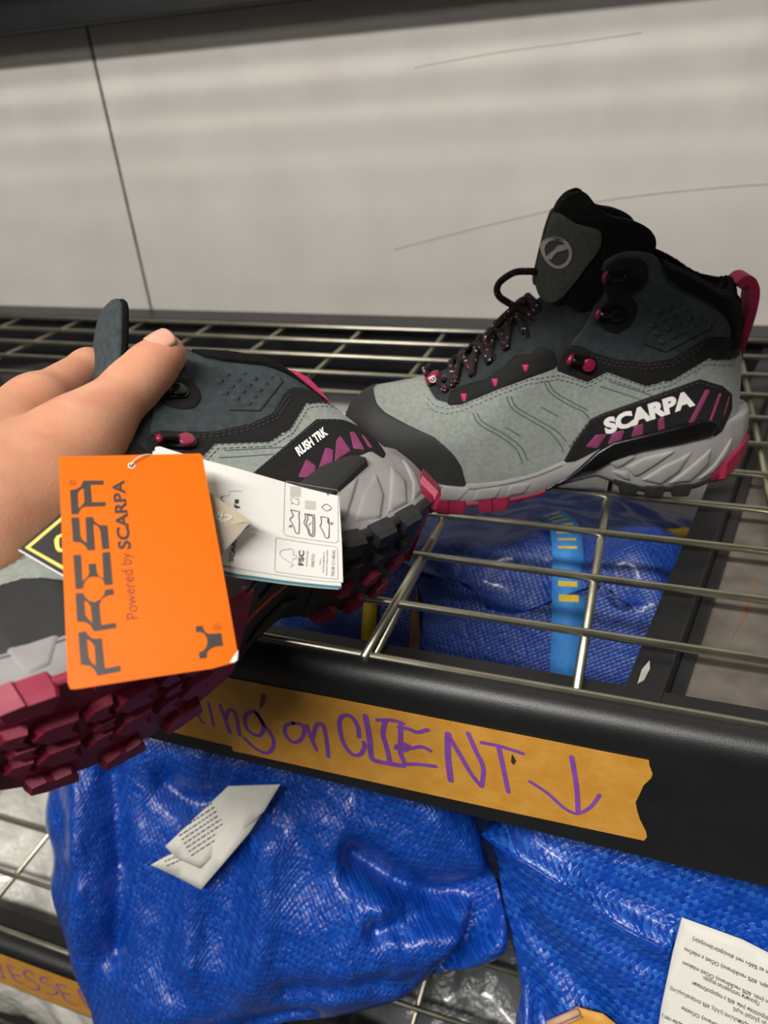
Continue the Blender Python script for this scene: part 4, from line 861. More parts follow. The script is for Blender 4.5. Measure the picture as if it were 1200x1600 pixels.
def hand_mesh():
    h = .0018
    A = np.array([p for c in HAND.values() for p in c]); lo = A[:, :3].min(0)-.04; hi = A[:, :3].max(0)+.04
    X, Y, Z = (np.arange(lo[i], hi[i], h) for i in range(3))
    P = np.stack(np.meshgrid(X, Y, Z, indexing='ij'), -1).astype(np.float32)
    def capsule(a, b):
        a, b = np.array(a, np.float32), np.array(b, np.float32); d = b[:3]-a[:3]; L2 = float(d@d)
        t = np.clip(((P-a[:3])@d)/L2, 0, 1)
        q = P-a[:3]-t[..., None]*d
        return np.sqrt((q*q).sum(-1))-(a[3]+(b[3]-a[3])*t)
    def smin(u, v, k):
        g = np.clip(.5+.5*(v-u)/k, 0, 1); return v+(u-v)*g-k*g*(1-g)
    F = None
    fingers = []
    for nme, ch in HAND.items():
        f = None
        for a, b in zip(ch[:-1], ch[1:]):
            c = capsule(a, b); f = c if f is None else smin(f, c, .005)
        if nme in ('index', 'middle', 'ring', 'little'): fingers.append(f); continue
        F = f if F is None else smin(F, f, .014)
    fg = None
    for f in fingers: fg = f if fg is None else smin(fg, f, .0015)
    F = smin(F, fg, .010)
    # knuckle creases on the thumb, a fold in the web
    tipd = np.array([-.2545, .3360, .1645]); ip = np.array([-.2625, .3128, .1539]); ax = (tipd-ip)/np.linalg.norm(tipd-ip)
    s = ((P-ip.astype(np.float32))@ax.astype(np.float32)); r = np.sqrt((((P-ip.astype(np.float32))-s[..., None]*ax.astype(np.float32))**2).sum(-1))
    for c0, dep, w in ((-.001, .0006, .0011), (.0022, .0005, .0009), (-.0042, .0004, .001)):
        F = F+np.where(r < .019, dep*np.exp(-((s-c0)/w)**2), 0).astype(np.float32)
    V, Fc = nets(-F.astype(np.float64), X, Y, Z)
    return mk('person', V, Fc, M_skin, True)
hand = link('person', hand_mesh())
sm = hand.modifiers.new('smooth', 'SMOOTH'); sm.factor = .5; sm.iterations = 3
tag(hand, 'left hand of a person reaching in, thumb pressed on the ankle of the tilted boot', 'person')
def nail():
    tip = Vector((-.2540, .3372, .1655)); n = Vector((.10, -.35, .93)).normalized(); ax = Vector((.459, .784, .369)); ax = (ax-n*ax.dot(n)).normalized(); b = n.cross(ax)
    V = []; F = []; nu, nv = 13, 11; R = .0126
    for i in range(nu):
        u = -1+2*i/(nu-1)
        for j in range(nv):
            w = -1+2*j/(nv-1); wid = .80*math.sqrt(max(1-max(0, abs(u)-.55)**2/.24, .02)); A = w*wid
            Rr = R-.0001-.0009*max(0, u)**2
            V.append(tip+ax*(.0002+u*.0072)+n*(Rr*math.cos(A))+b*(Rr*math.sin(A))-n*.0001*(1 if abs(w) > .95 or abs(u) > .95 else 0)*6)
    for i in range(nu-1):
        for j in range(nv-1): F.append((i*nv+j, i*nv+j+1, (i+1)*nv+j+1, (i+1)*nv+j))
    return fixn(mk('thumb_nail', V, F, M_nail, True))
o = link('thumb_nail', nail(), hand); md = o.modifiers.new('solid', 'SOLIDIFY'); md.thickness = .0006
# ---------------------------------------------------------------- hang tags
M_otag = pmat('orange_card', '#e86a02', .42, col2='#ea6e04', nscale=20, bump=.04, bscale=500, spec=.25)
M_oink = pmat('dark_brown_ink', '#3b3331', .45)
M_oink2 = pmat('rust_ink', '#8a3c14', .5)
M_card = pmat('white_card', '#eceae6', .4, col2='#f2f0ec', nscale=30, bump=.1, bscale=200)
M_ink = pmat('grey_ink', '#2c2b2b', .5); M_ink2 = pmat('light_grey_ink', '#9a9896', .6)
M_teal = pmat('teal_page_edge', '#3f8e9c', .5)
M_bcard = pmat('black_card', '#242021', .35, col2='#2a2627', nscale=40)
M_yellow = pmat('pale_yellow_ink', '#f2e46a', .45)
M_beige = pmat('beige_card', '#b7ad95', .45, col2='#bdb39b', nscale=30)
M_beige2 = pmat('beige_card_darker', '#a89d8e', .45, col2='#aea394', nscale=30)  # same beige leaf below its fold, in a darker tone
M_cord = pmat('clear_cord', '#e8dfd8', .3, spec=.7)
class Card:
    def __init__(s, name, D, label, cat='tag', bend=None):
        s.o, s.ex, s.ey = (Vector(v) for v in D['frame']); s.n = s.ex.cross(s.ey).normalized()   # n points away from the viewer
        s.bend = bend or (lambda u, v: 0.0)
        s.root = empty(name, s.o); tag(s.root, label, cat); s.inv = Matrix.Translation(-s.o)
    def P(s, u, v, d=0.0):
        return s.o+(s.ex*u+s.ey*v+s.n*(d+s.bend(u, v)))*.001
    def add(s, name, V, F, mat, d=0.0, parent=None, label=None, thick=0, smooth=False):
        me = mk(name, [s.P(p[0], p[1], d if not hasattr(d, '__call__') else d(p)) for p in V], [tuple(f) for f in F], mat, smooth)
        fixn(me); o = link(name, me, parent or s.root); o.matrix_parent_inverse = s.inv
        if thick:
            m = o.modifiers.new('solid', 'SOLIDIFY'); m.thickness = thick*.001; m.offset = 0
        if label: o['label'] = label
        return o
    def sheet(s, name, poly, mat, d=0.0, thick=.35, grid=6, **k):
        V, F, _ = cdt(poly, grid, ()); return s.add(name, V, F, mat, d, thick=thick, smooth=False, **k)
def merged(items):
    a = Acc()
    for V, F in items: a.add([(p[0], p[1], 0) for p in V], F)
    return a.V, a.F
# orange tag: slightly curled at its lower right corner
c = Card('orange_tag', ORANGE, 'orange card hang tag with dark lettering hanging in front of the tilted boot', bend=lambda u, v: 1.6*max(0, (u+v-130)/36)**2-.4*math.sin(v/98*3.1))
c.sheet('tag_card', ORANGE['outline'], M_otag, 0, .5)
INKD = -.42
for i, gl in enumerate(ORANGE['letters']): c.add('brand_letter' if i < 5 else 'brand_symbol', *fill2d(gl), M_oink, INKD)
items = []
for body, (o_, e_, u_), bold in ORANGE['texts']:
    V, F = text2d(body, o_, e_, u_, .03 if bold else 0)
    if bold: items.append((V, F))
    else: c.add('small_lettering', *merged([(V, F)]), M_oink2, INKD)
c.add('bold_lettering', *merged(items), M_oink, INKD)
items = []
for x, y, r in ORANGE['reg']:
    items.append(fill2d([[(x+r*math.cos(a), y+r*math.sin(a)) for a in np.linspace(0, 6.283, 25)[:-1]], [(x+r*.82*math.cos(a), y+r*.82*math.sin(a)) for a in np.linspace(0, 6.283, 25)[:-1]]]))
    items.append(text2d('R', (x+.6, y+.5), (x+.55, y-.5), (x-.7, y+.45), 0))
c.add('registered_mark', *merged(items), M_oink2, INKD)
c.add('worn_corner', *merged([(np.array(ORANGE['worn']), [tuple(range(5))])]), M_card, INKD-.03)
hx, hy = ORANGE['hole']
c.add('tag_hole', *merged([fill2d([[(hx+1.5*math.cos(a), hy+1.5*math.sin(a)) for a in np.linspace(0, 6.283, 21)[:-1]], [(hx+1.0*math.cos(a), hy+1.0*math.sin(a)) for a in np.linspace(0, 6.283, 21)[:-1]]])]), M_card, INKD)
c.add('tag_hole', *merged([(np.array([(hx+1.05*math.cos(a), hy+1.05*math.sin(a)) for a in np.linspace(0, 6.283, 21)[:-1]]), [tuple(range(20))])]), M_dark, INKD-.02)
a = Acc()
hp = [c.P(hx, hy, .6), c.P(hx, hy, -.7), c.P(hx+1.5, hy-2.0, -1.6), c.P(hx+5, hy-4.2, -1.6), c.P(hx+9, hy-5.4, .5), c.P(hx+13, hy-5.0, 6), c.P(hx+17, hy-2.5, 14), c.P(hx+19, hy+4, 22)]
a.tube(catmull([tuple(p) for p in hp], 6, False), .00032, 6)
o = link('tag_cord', a.mesh('tag_cord', M_cord), c.root); o.matrix_parent_inverse = c.inv
# white booklet
w = Card('white_booklet', WHITE, 'white folded care booklet tag with small print behind the orange tag', bend=lambda u, v: .5*math.sin(u/9.5)+.35*math.sin(v/7+1))
w.sheet('cover', WHITE['outline'], M_card, 0, .2)
w.sheet('page', WHITE['outline2'], M_card, .7, .25)
sh = [(p[0]+.3, p[1]+.9) for p in WHITE['outline2']]
w.sheet('page', sh, M_teal, 1.3, .25, label='teal page edge')
w.sheet('page', [(p[0]-.6, p[1]+1.3) for p in WHITE['outline2']], M_card, 1.9, .25)
w.add('print_frame', *merged([stroke2d(b+[b[0]], .28, 2, False) for b in WHITE['boxes']]), M_ink2, -.28)
w.add('print_symbols', *merged([stroke2d(st, .42 if i < 6 else .36, 3, i not in (9, 16, 17, 18, 19, 20, 21, 22, 23, 24, 25, 26, 27, 28)) for i, st in enumerate(WHITE['strokes'][:12])]), M_ink, -.30)
w.add('print_blocks', *merged([stroke2d(st, .3, 2, False) for st in WHITE['strokes'][12:]]), M_ink2, -.30)
for b, (o_, e_, u_), k in WHITE['texts']: w.add('print_lettering', *text2d(b, o_, e_, u_, .03 if k else 0), M_ink, -.30)
w.add('print_play_symbol', np.array(WHITE['play']), [(0, 1, 2, 3)], M_ink, -.30)
for s_ in WHITE['arc']: w.add('print_line', *stroke2d(s_, .3, 3), M_ink2, -.30)
# diamond tag between them
g = Card('diamond_tag', DIAMOND, 'black diamond hang tag with yellow border and a beige folded leaf, behind the orange tag')
g.sheet('tag_card', DIAMOND['outline'], M_bcard, 0, .5)
g.add('yellow_border', *fill2d(DIAMOND['border']), M_yellow, -.34)
g.add('yellow_letter', *fill2d(DIAMOND['letter']), M_yellow, -.34)
V, F = fill2d([DIAMOND['leaf_top']]); g.add('leaf', V, F, M_beige, lambda p: -.8 if p[1] < 21 else -1.3)
V, F = fill2d([DIAMOND['leaf_bot']]); g.add('leaf', V, F, M_beige2, lambda p: -1.3 if p[1] < 24 else -.7)
g.add('weather_symbol', *merged([stroke2d(s_, .38, 4) for s_ in DIAMOND['icon']]), M_white, -1.55)
a = Acc(); ol = DIAMOND['outline']; pts = [g.P(ol[0][0]-.1, ol[0][1]+.3, .2), g.P(ol[3][0], ol[3][1]+.4, .2)]; a.tube(pts, .00035, 5)
o = link('card_edge', a.mesh('card_edge', M_card), g.root); o.matrix_parent_inverse = g.inv
# ---------------------------------------------------------------- woven carrier bags and sacks
def woven(name, c1, c2, c3, cell, rough=.27, wr=1.0, glint=.9):
    m = bpy.data.materials.new(name); m.use_nodes = True; t = m.node_tree; n = t.nodes; L = t.links; b = n['Principled BSDF']
    b.inputs['Roughness'].default_value = rough; b.inputs['Specular IOR Level'].default_value = .6; b.inputs['Coat Weight'].default_value = .25; b.inputs['Coat Roughness'].default_value = .12
    tc = n.new('ShaderNodeTexCoord'); mp = n.new('ShaderNodeMapping'); mp.inputs['Scale'].default_value = (1/cell,)*3
    L.new(tc.outputs['UV'], mp.inputs['Vector'])
    ck = n.new('ShaderNodeTexChecker'); ck.inputs['Scale'].default_value = 1; L.new(mp.outputs[0], ck.inputs['Vector'])
    fl = n.new('ShaderNodeVectorMath'); fl.operation = 'FLOOR'; L.new(mp.outputs[0], fl.inputs[0])
    wn = n.new('ShaderNodeTexWhiteNoise'); L.new(fl.outputs[0], wn.inputs['Vector'])
    r = n.new('ShaderNodeValToRGB'); e = r.color_ramp.elements; e[0].color = lin(c1); e[1].color = lin(c3); e[1].position = 1
    q = e.new(.5); q.color = lin(c2)
    a = n.new('ShaderNodeMath'); a.operation = 'MULTIPLY_ADD'; a.inputs[1].default_value = .55; L.new(wn.outputs['Value'], a.inputs[0])
    a2 = n.new('ShaderNodeMath'); a2.operation = 'MULTIPLY'; a2.inputs[1].default_value = .4; L.new(ck.outputs['Fac'], a2.inputs[0]); L.new(a2.outputs[0], a.inputs[2])
    L.new(a.outputs[0], r.inputs['Fac']); L.new(r.outputs['Color'], b.inputs['Base Color'])
    # pillow relief of the tapes + fine crinkles
    fr = n.new('ShaderNodeVectorMath'); fr.operation = 'FRACTION'; L.new(mp.outputs[0], fr.inputs[0])
    sp = n.new('ShaderNodeSeparateXYZ'); L.new(fr.outputs[0], sp.inputs[0])
    def sn(o):
        k = n.new('ShaderNodeMath'); k.operation = 'MULTIPLY'; k.inputs[1].default_value = math.pi; L.new(o, k.inputs[0])
        j = n.new('ShaderNodeMath'); j.operation = 'SINE'; L.new(k.outputs[0], j.inputs[0])
        p = n.new('ShaderNodeMath'); p.operation = 'POWER'; p.inputs[1].default_value = .4; L.new(j.outputs[0], p.inputs[0]); return p.outputs[0]
    mu = n.new('ShaderNodeMath'); mu.operation = 'MULTIPLY'; L.new(sn(sp.outputs[0]), mu.inputs[0]); L.new(sn(sp.outputs[1]), mu.inputs[1])
    b1 = n.new('ShaderNodeBump'); b1.inputs['Strength'].default_value = .55; b1.inputs['Distance'].default_value = .0007; L.new(mu.outputs[0], b1.inputs['Height'])
    nz = n.new('ShaderNodeTexNoise'); nz.inputs['Scale'].default_value = 70; nz.inputs['Detail'].default_value = 5; nz.inputs['Distortion'].default_value = 1.2; L.new(tc.outputs['Object'], nz.inputs['Vector'])
    b2 = n.new('ShaderNodeBump'); b2.inputs['Strength'].default_value = wr; b2.inputs['Distance'].default_value = .0025; L.new(nz.outputs['Fac'], b2.inputs['Height']); L.new(b1.outputs['Normal'], b2.inputs['Normal'])
    L.new(b2.outputs['Normal'], b.inputs['Normal'])
    return m
M_bag1 = woven('blue_woven_plastic', '#08389a', '#0c46ac', '#1a5cc2', .0034)
M_bag2 = woven('blue_woven_plastic_coarse', '#08399c', '#0e49b2', '#2c6cc8', .0036)
M_bag3 = woven('blue_woven_plastic_shaded', '#072c78', '#0a388c', '#1246a0', .0034, rough=.42, wr=.6)  # same bag plastic in darker blue: shade under the deck put into the colour
M_strapb = pmat('light_blue_webbing', '#2f7cc8', .7, col2='#3a88d2', nscale=200, bump=.3, bscale=1200)
M_strapy = pmat('yellow_webbing', '#c9a914', .7, col2='#d6b824', nscale=200, bump=.3, bscale=1200)
M_label = pmat('white_label', '#dcdad2', .7, col2='#e4e2da', nscale=14, bump=.12, bscale=160)
M_print = pmat('label_print', '#3f3d3a', .8)
def plastic(name, c, c2, rough):
    m = pmat(name, c, rough, col2=c2, nscale=14, spec=.6, coat=.3, bump=1.0, bscale=26, bdetail=6)
    for nd in m.node_tree.nodes:
        if nd.type == 'BUMP': nd.inputs['Distance'].default_value = .012
    return m
M_whiteplastic = plastic('white_film', '#c9c7c0', '#dbd9d2', .35)
M_greyplastic = plastic('grey_film', '#55585a', '#6a6d6e', .25)
M_darkfill = plastic('dark_filler_film', '#1f2021', '#2a2b2c', .35)
M_orangeplastic = plastic('orange_film', '#c2480f', '#cf5414', .4)
def fbm(p, o=5, rid=False):
    v = 0; a = 1; f = 1; tot = 0
    for _ in range(o):
        q = noise.noise(Vector(p)*f)
        v += a*((1-abs(q)*2) if rid else q); tot += a; a *= .5; f *= 2.05
    return v/tot
SHIFT = np.array([0.0, -79.0])
def crease(P, lines):
    """signed depth of the drawn folds at plane points P (mm)"""
    d = np.zeros(len(P))
    for pts, dep, w in lines:
        C = catmull(np.array(pts, float) if pts is SEAM2 else np.array(pts, float)*[1.1, .857]+SHIFT, 6, False); m = np.full(len(P), 1e9)
        for a, b in zip(C[:-1], C[1:]):
            e = b-a; t = np.clip(((P-a)@e)/(e@e), 0, 1); m = np.minimum(m, np.linalg.norm(P-a-t[:, None]*e, axis=1))
        d += 1.35*dep*np.exp(-(m/w)**2)
    return d
class Bag:
    Y0, Z0, K = .46, -.08, .62
    def __init__(s, poly, dv, depth, R, back, lines, seed, grid=3.0, rough=9.0):
        P = catmull(poly, 4); V, F, d = cdt(P, grid, (1.5, 3.5))
        s.dv = Vector(dv).normalized(); n = len(V)
        prof = np.sqrt(np.clip(1-(1-np.clip(d/R, 0, 1))**2.0, 0, 1))*depth
        big = np.array([fbm((p[0]*.008+seed, p[1]*.008, seed), 3) for p in V])*28
        rid = np.array([fbm((p[0]*.017+seed*3, p[1]*.013+.004*p[0], seed+5), 5, True) for p in V])*rough
        ed = np.clip(d/22, 0, 1)
        def crump(p):
            v = 0
            for f, a in ((.016, 7.0), (.034, 4.0), (.07, 1.6)):
                q = noise.noise_vector(Vector((p[0]*f*.6+seed, p[1]*f*.6, 2)))*.5
                dd = noise.voronoi(Vector((p[0]*f+q.x+seed*7, p[1]*f+q.y, seed)))[0]
                v += a*(.55-math.exp(-(dd[1]-dd[0])/.16))
            return v
        msk = np.array([min(1, max(0, fbm((p[0]*.011+seed*2, p[1]*.011, 9), 2)*2.2+.35)) for p in V])
        rid = rid*(.55+.6*msk)+np.array([crump(p) for p in V])*msk*.45*rough/9
        s.h = np.maximum(prof+(big+rid)*ed+crease(V, lines)*np.clip(d/8, 0, 1), 0)
        s.V2, s.F, s.d = V, F, d
        pts = [s.base(p)+s.dv*h*.001 for p, h in zip(V, s.h)]
        s.front = [s.keep(q) for q in pts]
        bk = np.sqrt(np.clip(1-(1-np.clip(d/R, 0, 1))**2.0, 0, 1))*back
        inner = d > 0
        s.map = np.full(n, -1); VV = list(s.front)
        FF = [tuple(f) for f in F]
        for i in range(n):
            if inner[i]:
                s.map[i] = len(VV); q = s.base(V[i])+Vector((0, bk[i]*.001, 0)); VV.append(s.keep(q, True))
            else: s.map[i] = i
        FF += [tuple(int(s.map[i]) for i in f[::-1]) for f in F]
        s.VV, s.FF = VV, FF
    def base(s, p): return Vector((p[0]*.001, s.Y0+(p[1]*.001-s.Z0)*s.K, p[1]*.001))
    def keep(s, q, back=False):
        # stays off the shelf beams and above the lower deck
        if q.y > .270 and q.z < -.443: q.z = -.443
        if q.y < .335 and q.y > .262 and q.z > -.106: q.z = -.106
        if q.y <= .262 and q.y > .225 and q.z > -.03: q.z = -.03
        if q.y > .335 and q.z > -.016: q.z = -.016
        if back and q.z < -.43 and q.y < .275: q.y = min(q.y, .246)
        return q
    def mesh(s, name, mat):
        me = fixn(mk(name, s.VV, s.FF, mat, True)); uv = me.uv_layers.new(name='UVMap')
        co = [(p[0]*.001*.8+p[1]*.001*.6, -p[0]*.001*.6+p[1]*.001*.8) for p in s.V2]; inv = {int(v): i for i, v in enumerate(s.map)}
        n = len(s.V2)
        for lp in me.loops:
            i = lp.vertex_index; i = i if i < n else inv[i]
            # arc length stretch on the flanks keeps the tapes about square
            uv.data[lp.index].uv = (co[i][0], co[i][1]+s.h[i]*.0006)
        return me
    def at(s, p, off=0):
        d = np.linalg.norm(s.V2-np.array(p)[None], axis=1); k = np.argsort(d)[:4]; w = 1/(d[k]+.3); w /= w.sum()
        q = Vector((0, 0, 0))
        for i, wi in zip(k, w): q += s.front[i]*float(wi)
        return q+s.dv*off*.001
    def flat(s, p, h):
        return s.base(p)+s.dv*h*.001
def bag_thing(name, B, mat, label, group='blue woven bags'):
    c = B.base(B.V2.mean(0)); r = empty(name, c); tag(r, label, 'bag', group); o = link('bag_body', B.mesh('bag_body', mat), r); o.matrix_parent_inverse = Matrix.Translation(-c); return r
def child(name, me, r, label=None):
    o = link(name, me, r); o.matrix_parent_inverse = Matrix.Translation(-r.location)
    if label: o['label'] = label
    return o
# --- front bag
L1 = [([(-170, -215), (-130, -228), (-90, -226), (-45, -205)], -34, 12), ([(-150, -262), (-110, -246), (-70, -244)], -14, 9), ([(-110, -330), (-92, -290), (-70, -240), (-60, -215)], -26, 8),
      ([(-330, -196), (-300, -205), (-255, -188)], -13, 12), ([(-420, -190), (-400, -260), (-395, -330), (-390, -400)], 12, 16), ([(-380, -200), (-362, -280), (-358, -350)], -16, 12), ([(-400, -460), (-330, -420), (-260, -385), (-190, -352)], -14, 10),
      ([(-300, -250), (-290, -330)], 12, 18), ([(-240, -225), (-235, -290), (-240, -330)], 12, 16), ([(-150, -150), (-110, -175), (-80, -195)], 10, 16), ([(-210, -330), (-160, -310), (-120, -300)], -8, 8)]
b1 = Bag(BAG1, (.32, -.52, .62), 58, 78, 22, L1, 1.7)
r1 = bag_thing('carrier_bag', b1, M_bag1, 'crumpled blue woven plastic bag with a folded white tag under the shelf beam at left')
def on_bag_sheet(B, poly, off, name, mat, r, thick=.3, lift=None):
    V, F, d = cdt(poly, 7, ())
    pts = [B.flat(p, lift(p)) if lift else B.at(p, off) for p in V]
    me = fixn(mk(name, pts, F, mat, True)); o = child(name, me, r); m = o.modifiers.new('solid', 'SOLIDIFY'); m.thickness = thick*.001; return o
ct = empty('care_tag', b1.at((-320, -270), 2)); tag(ct, 'two-leaved white care tag lying on the crumpled blue bag', 'tag')
def mean_h(B, poly): return float(np.mean([B.h[np.argmin(np.linalg.norm(B.V2-np.array(p)[None], axis=1))] for p in poly]))
hA = float(b1.h[sdpoly(b1.V2[:, 0], b1.V2[:, 1], np.array(LABEL1[0]+LABEL1[1])) > -12].max())+4
on_bag_sheet(b1, LABEL1[1], 0, 'tag_leaf', M_label, ct, .3, lambda p: hA+3*math.sin(p[0]*.06))
on_bag_sheet(b1, LABEL1[0], 0, 'tag_leaf', M_label, ct, .3, lambda p: hA+5+4*math.sin(p[0]*.05+1))
def lines_on(B, o, ex, ey, n, gap, lens, h, r, name='small_print', w=.9):
    a = Acc(); o = np.array(o, float); ex = np.array(ex, float); ey = np.array(ey, float)
    for i in range(n):
        p = o+ey*gap*i; x = 0
        while x < lens:
            l = random.uniform(2.0, 5.0); q = [p+ex*x, p+ex*min(x+l, lens), p+ex*min(x+l, lens)+ey*w, p+ex*x+ey*w]
            a.add([B.flat(v, h(v)) for v in q], [(0, 1, 2, 3)]); x += l+1.1
    o_ = child(name, a.mesh(name, M_print, False), r); o_['kind'] = 'stuff'; return o_
lines_on(b1, (-343, -271), (.79, .59), (.72, -.66), 8, 3.4, 38, lambda p: hA+5.6+4*math.sin(p[0]*.05+1), ct)
lines_on(b1, (-352, -294), (.83, .46), (.60, -.80), 3, 3.4, 30, lambda p: hA+.6+3*math.sin(p[0]*.06), ct)
# --- right bag with a sewn edge and a large label
L2 = [(SEAM2, 9, 9), ([(-64, -205), (-30, -235), (0, -262), (30, -290)], -8, 10), ([(-45, -240), (-20, -290), (-5, -340)], -9, 8), ([(-50, -222), (-32, -270), (-25, -330)], 6, 6), ([(-20, -215), (10, -232), (40, -245)], 6, 12)]
b2 = Bag(BAG2, (.02, -.55, .66), 46, 85, 22, L2, 4.2, 3.0, 4.0)
r2 = bag_thing('carrier_bag', b2, M_bag2, 'blue woven plastic bag with a sewn edge and big white label at lower right')
a = Acc(); a.tube([tuple(b2.at(p, .6)) for p in catmull(SEAM2, 8, False)], .0011, 6); child('sewn_edge', a.mesh('sewn_edge', M_bag2), r2)
a = Acc(); Q = densify_open(STITCH2, 1.0)
for i in range(0, len(Q)-4, 6): a.tube([tuple(b2.at(p, .5)) for p in Q[i:i+5:2]], .00035, 4)
o = child('stitching', a.mesh('stitching', M_strapb), r2); o['kind'] = 'stuff'
lb = empty('care_label', b2.at((100, -280), 3)); tag(lb, 'large white care label with rows of small print on the right blue bag', 'label')
h2 = mean_h(b2, LABEL2)+14
LH = lambda p: h2+5*math.sin((p[0]-50)*.02)+.5*math.sin(p[1]*.09)
lp = catmull([LABEL2[0]]*1+LABEL2[1:], 1)
on_bag_sheet(b2, LABEL2, 0, 'label_cloth', M_label, lb, .35, LH)
ROWS = [('opropilen (en az %60-ı geri dönüştürülmüştür)', 69.7, -254), ('opropilen (najm. 60% reciklirano) Očisti z mlačno', 65.4, -260.9), ('opropilen (min. 60% reciklirano) Očisti mlakom', 65.4, -268.6), ('Промити теплуватою водою.', 78, -273.4), ('Поліпропілен (мін. 60% з переробленик', 72.3, -278),
        ('Πλύνετε με χλιαρό νερό.', 97, -285.3), ('100% πολυπροπυλένιο (ελάχ. 60% ανακυκλωμένο)', 60, -284.6), ('opropilen (min. 60 % reciklirano) Očistite', 68, -293.5), ('с хладка вода.', 92, -302), ('Полипропилен (мин. 60% рециклиран мат.)', 57, -301), ('olypropylen (min. 60% recyklovaný) Čistite', 64, -310.5), ('Speală cu apă', 59, -318)]
RD = np.array([-.988, .15]); RU = np.array([-.075, -.997])
for body, ex_, ez_ in ROWS:
    e0 = np.array([ex_, ez_]); s0 = e0-RD*len(body)*1.36
    V, F = text2d(body, s0, e0, s0+RU*2.3, .02)
    V[:, 0] = np.minimum(V[:, 0], 150)
    child('label_lettering', fixn(mk('label_lettering', [b2.flat(p, LH(p)+.55) for p in V], F, M_print, False)), lb)
t3 = empty('tape_scrap', b2.at((25, -330), 4)); tag(t3, 'torn scrap of ochre tape with a curled end stuck on the right blue bag', 'tape')
h3 = mean_h(b2, TAPE3[:5])+5
on_bag_sheet(b2, TAPE3, 0, 'tape_strip', M_tape, t3, .3, lambda p: h3+2*math.sin(p[0]*.08))
a = Acc(); A0 = b2.flat((-14, -333), h3+3); A1 = b2.flat((6, -319), h3+4); cl = []; ax = (A1-A0).normalized(); uu = ax.cross(b2.dv).normalized()
Vv = []; Ff = []
for k in range(15):
    ang = k*.52; rr = .0018+.00016*k; off = uu*math.cos(ang)*rr+b2.dv*math.sin(ang)*rr; Vv += [A0+off, A1+off]
Ff = [(2*k, 2*k+1, 2*k+3, 2*k+2) for k in range(14)]
o = child('tape_curl', mk('tape_curl', Vv, Ff, pmat('tape_back', '#c9a183', .8), True), t3); m = o.modifiers.new('solid', 'SOLIDIFY'); m.thickness = .0003
a = Acc(); a.tube([tuple(b2.flat(p, h3+2.6)) for p in catmull([(26, -330), (32, -327), (38, -330), (39, -335), (31, -338), (25, -334)], 5, False)], .0004, 5); child('pen_mark', a.mesh('pen_mark', M_dark), t3)
# --- bags further back under the deck: lumps with a known top surface
def lump(name, mat, c, rad, seed, amp, label, cat, group=None, nx=70, ex=2.6, zmax=-.014, zmin=None, folds=(), wr=.02, slope=None):
    c = Vector(c); V = []; F = []; nu, nv = nx, nx*2
    for i in range(nu+1):
        th = math.pi*i/nu
        for j in range(nv):
            ph = 2*math.pi*j/nv
            d = Vector((math.sin(th)*math.cos(ph), math.sin(th)*math.sin(ph), math.cos(th)))
            k = (abs(d.x)**ex+abs(d.y)**ex+abs(d.z)**ex)**(-1/ex)
            p = Vector((d.x*k*rad[0], d.y*k*rad[1], d.z*k*rad[2]))
            q = p+c
            r = 1+amp*(fbm((q.x*7+seed, q.y*7, q.z*7), 3)*1.1)+wr*fbm((q.x*16+seed, q.y*16, q.z*16), 4, True)
            q = c+p*r
            for (fx, fy, gx, gy, dep, w) in folds:
                e = Vector((gx-fx, gy-fy)); t = max(0, min(1, ((q.x-fx)*e.x+(q.y-fy)*e.y)/e.length_squared)); dd = math.hypot(q.x-fx-t*e.x, q.y-fy-t*e.y)
                if d.z > 0: q.z += dep*math.exp(-(dd/w)**2)
            if slope and d.z > -.2: q.z -= max(0, q.y-slope[0])*slope[1]
            if slope: q.y = max(q.y, .46+(max(q.z, -.32)+.08)*.62+.035)
            q.z = min(q.z, zmax)
            if zmin is not None: q.z = max(q.z, zmin)
            V.append(q)
    for i in range(nu):
        for j in range(nv): F.append((i*nv+j, (i+1)*nv+j, (i+1)*nv+(j+1) % nv, i*nv+(j+1) % nv))
    me = fixn(mk('bag_body', V, F, mat, True)); uv = me.uv_layers.new(name='UVMap')
    for l in me.loops:
        v = V[l.vertex_index]; uv.data[l.index].uv = (v.x*.8+v.y*.6, v.y*.8-v.x*.6+v.z*.7)
    r = empty(name, (c.x, c.y, c.z-rad[2])); tag(r, label, cat, group); child('bag_body', me, r)
    from mathutils.bvhtree import BVHTree
    return r, BVHTree.FromPolygons([tuple(v) for v in V], F)
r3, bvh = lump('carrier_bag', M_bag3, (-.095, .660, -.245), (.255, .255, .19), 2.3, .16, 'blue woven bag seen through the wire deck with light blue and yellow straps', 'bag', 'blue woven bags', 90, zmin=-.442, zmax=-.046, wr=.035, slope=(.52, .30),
    folds=((-.135, .52, .0, .50, -.035, .02), (-.02, .46, .03, .56, .02, .03), (-.24, .50, -.12, .47, .02, .025)))
def top(x, y, off=.002):
    h = bvh.ray_cast(Vector((x, y, .2)), Vector((0, 0, -1)))[0]; return Vector((x, y, (h.z if h else -.3)+off))
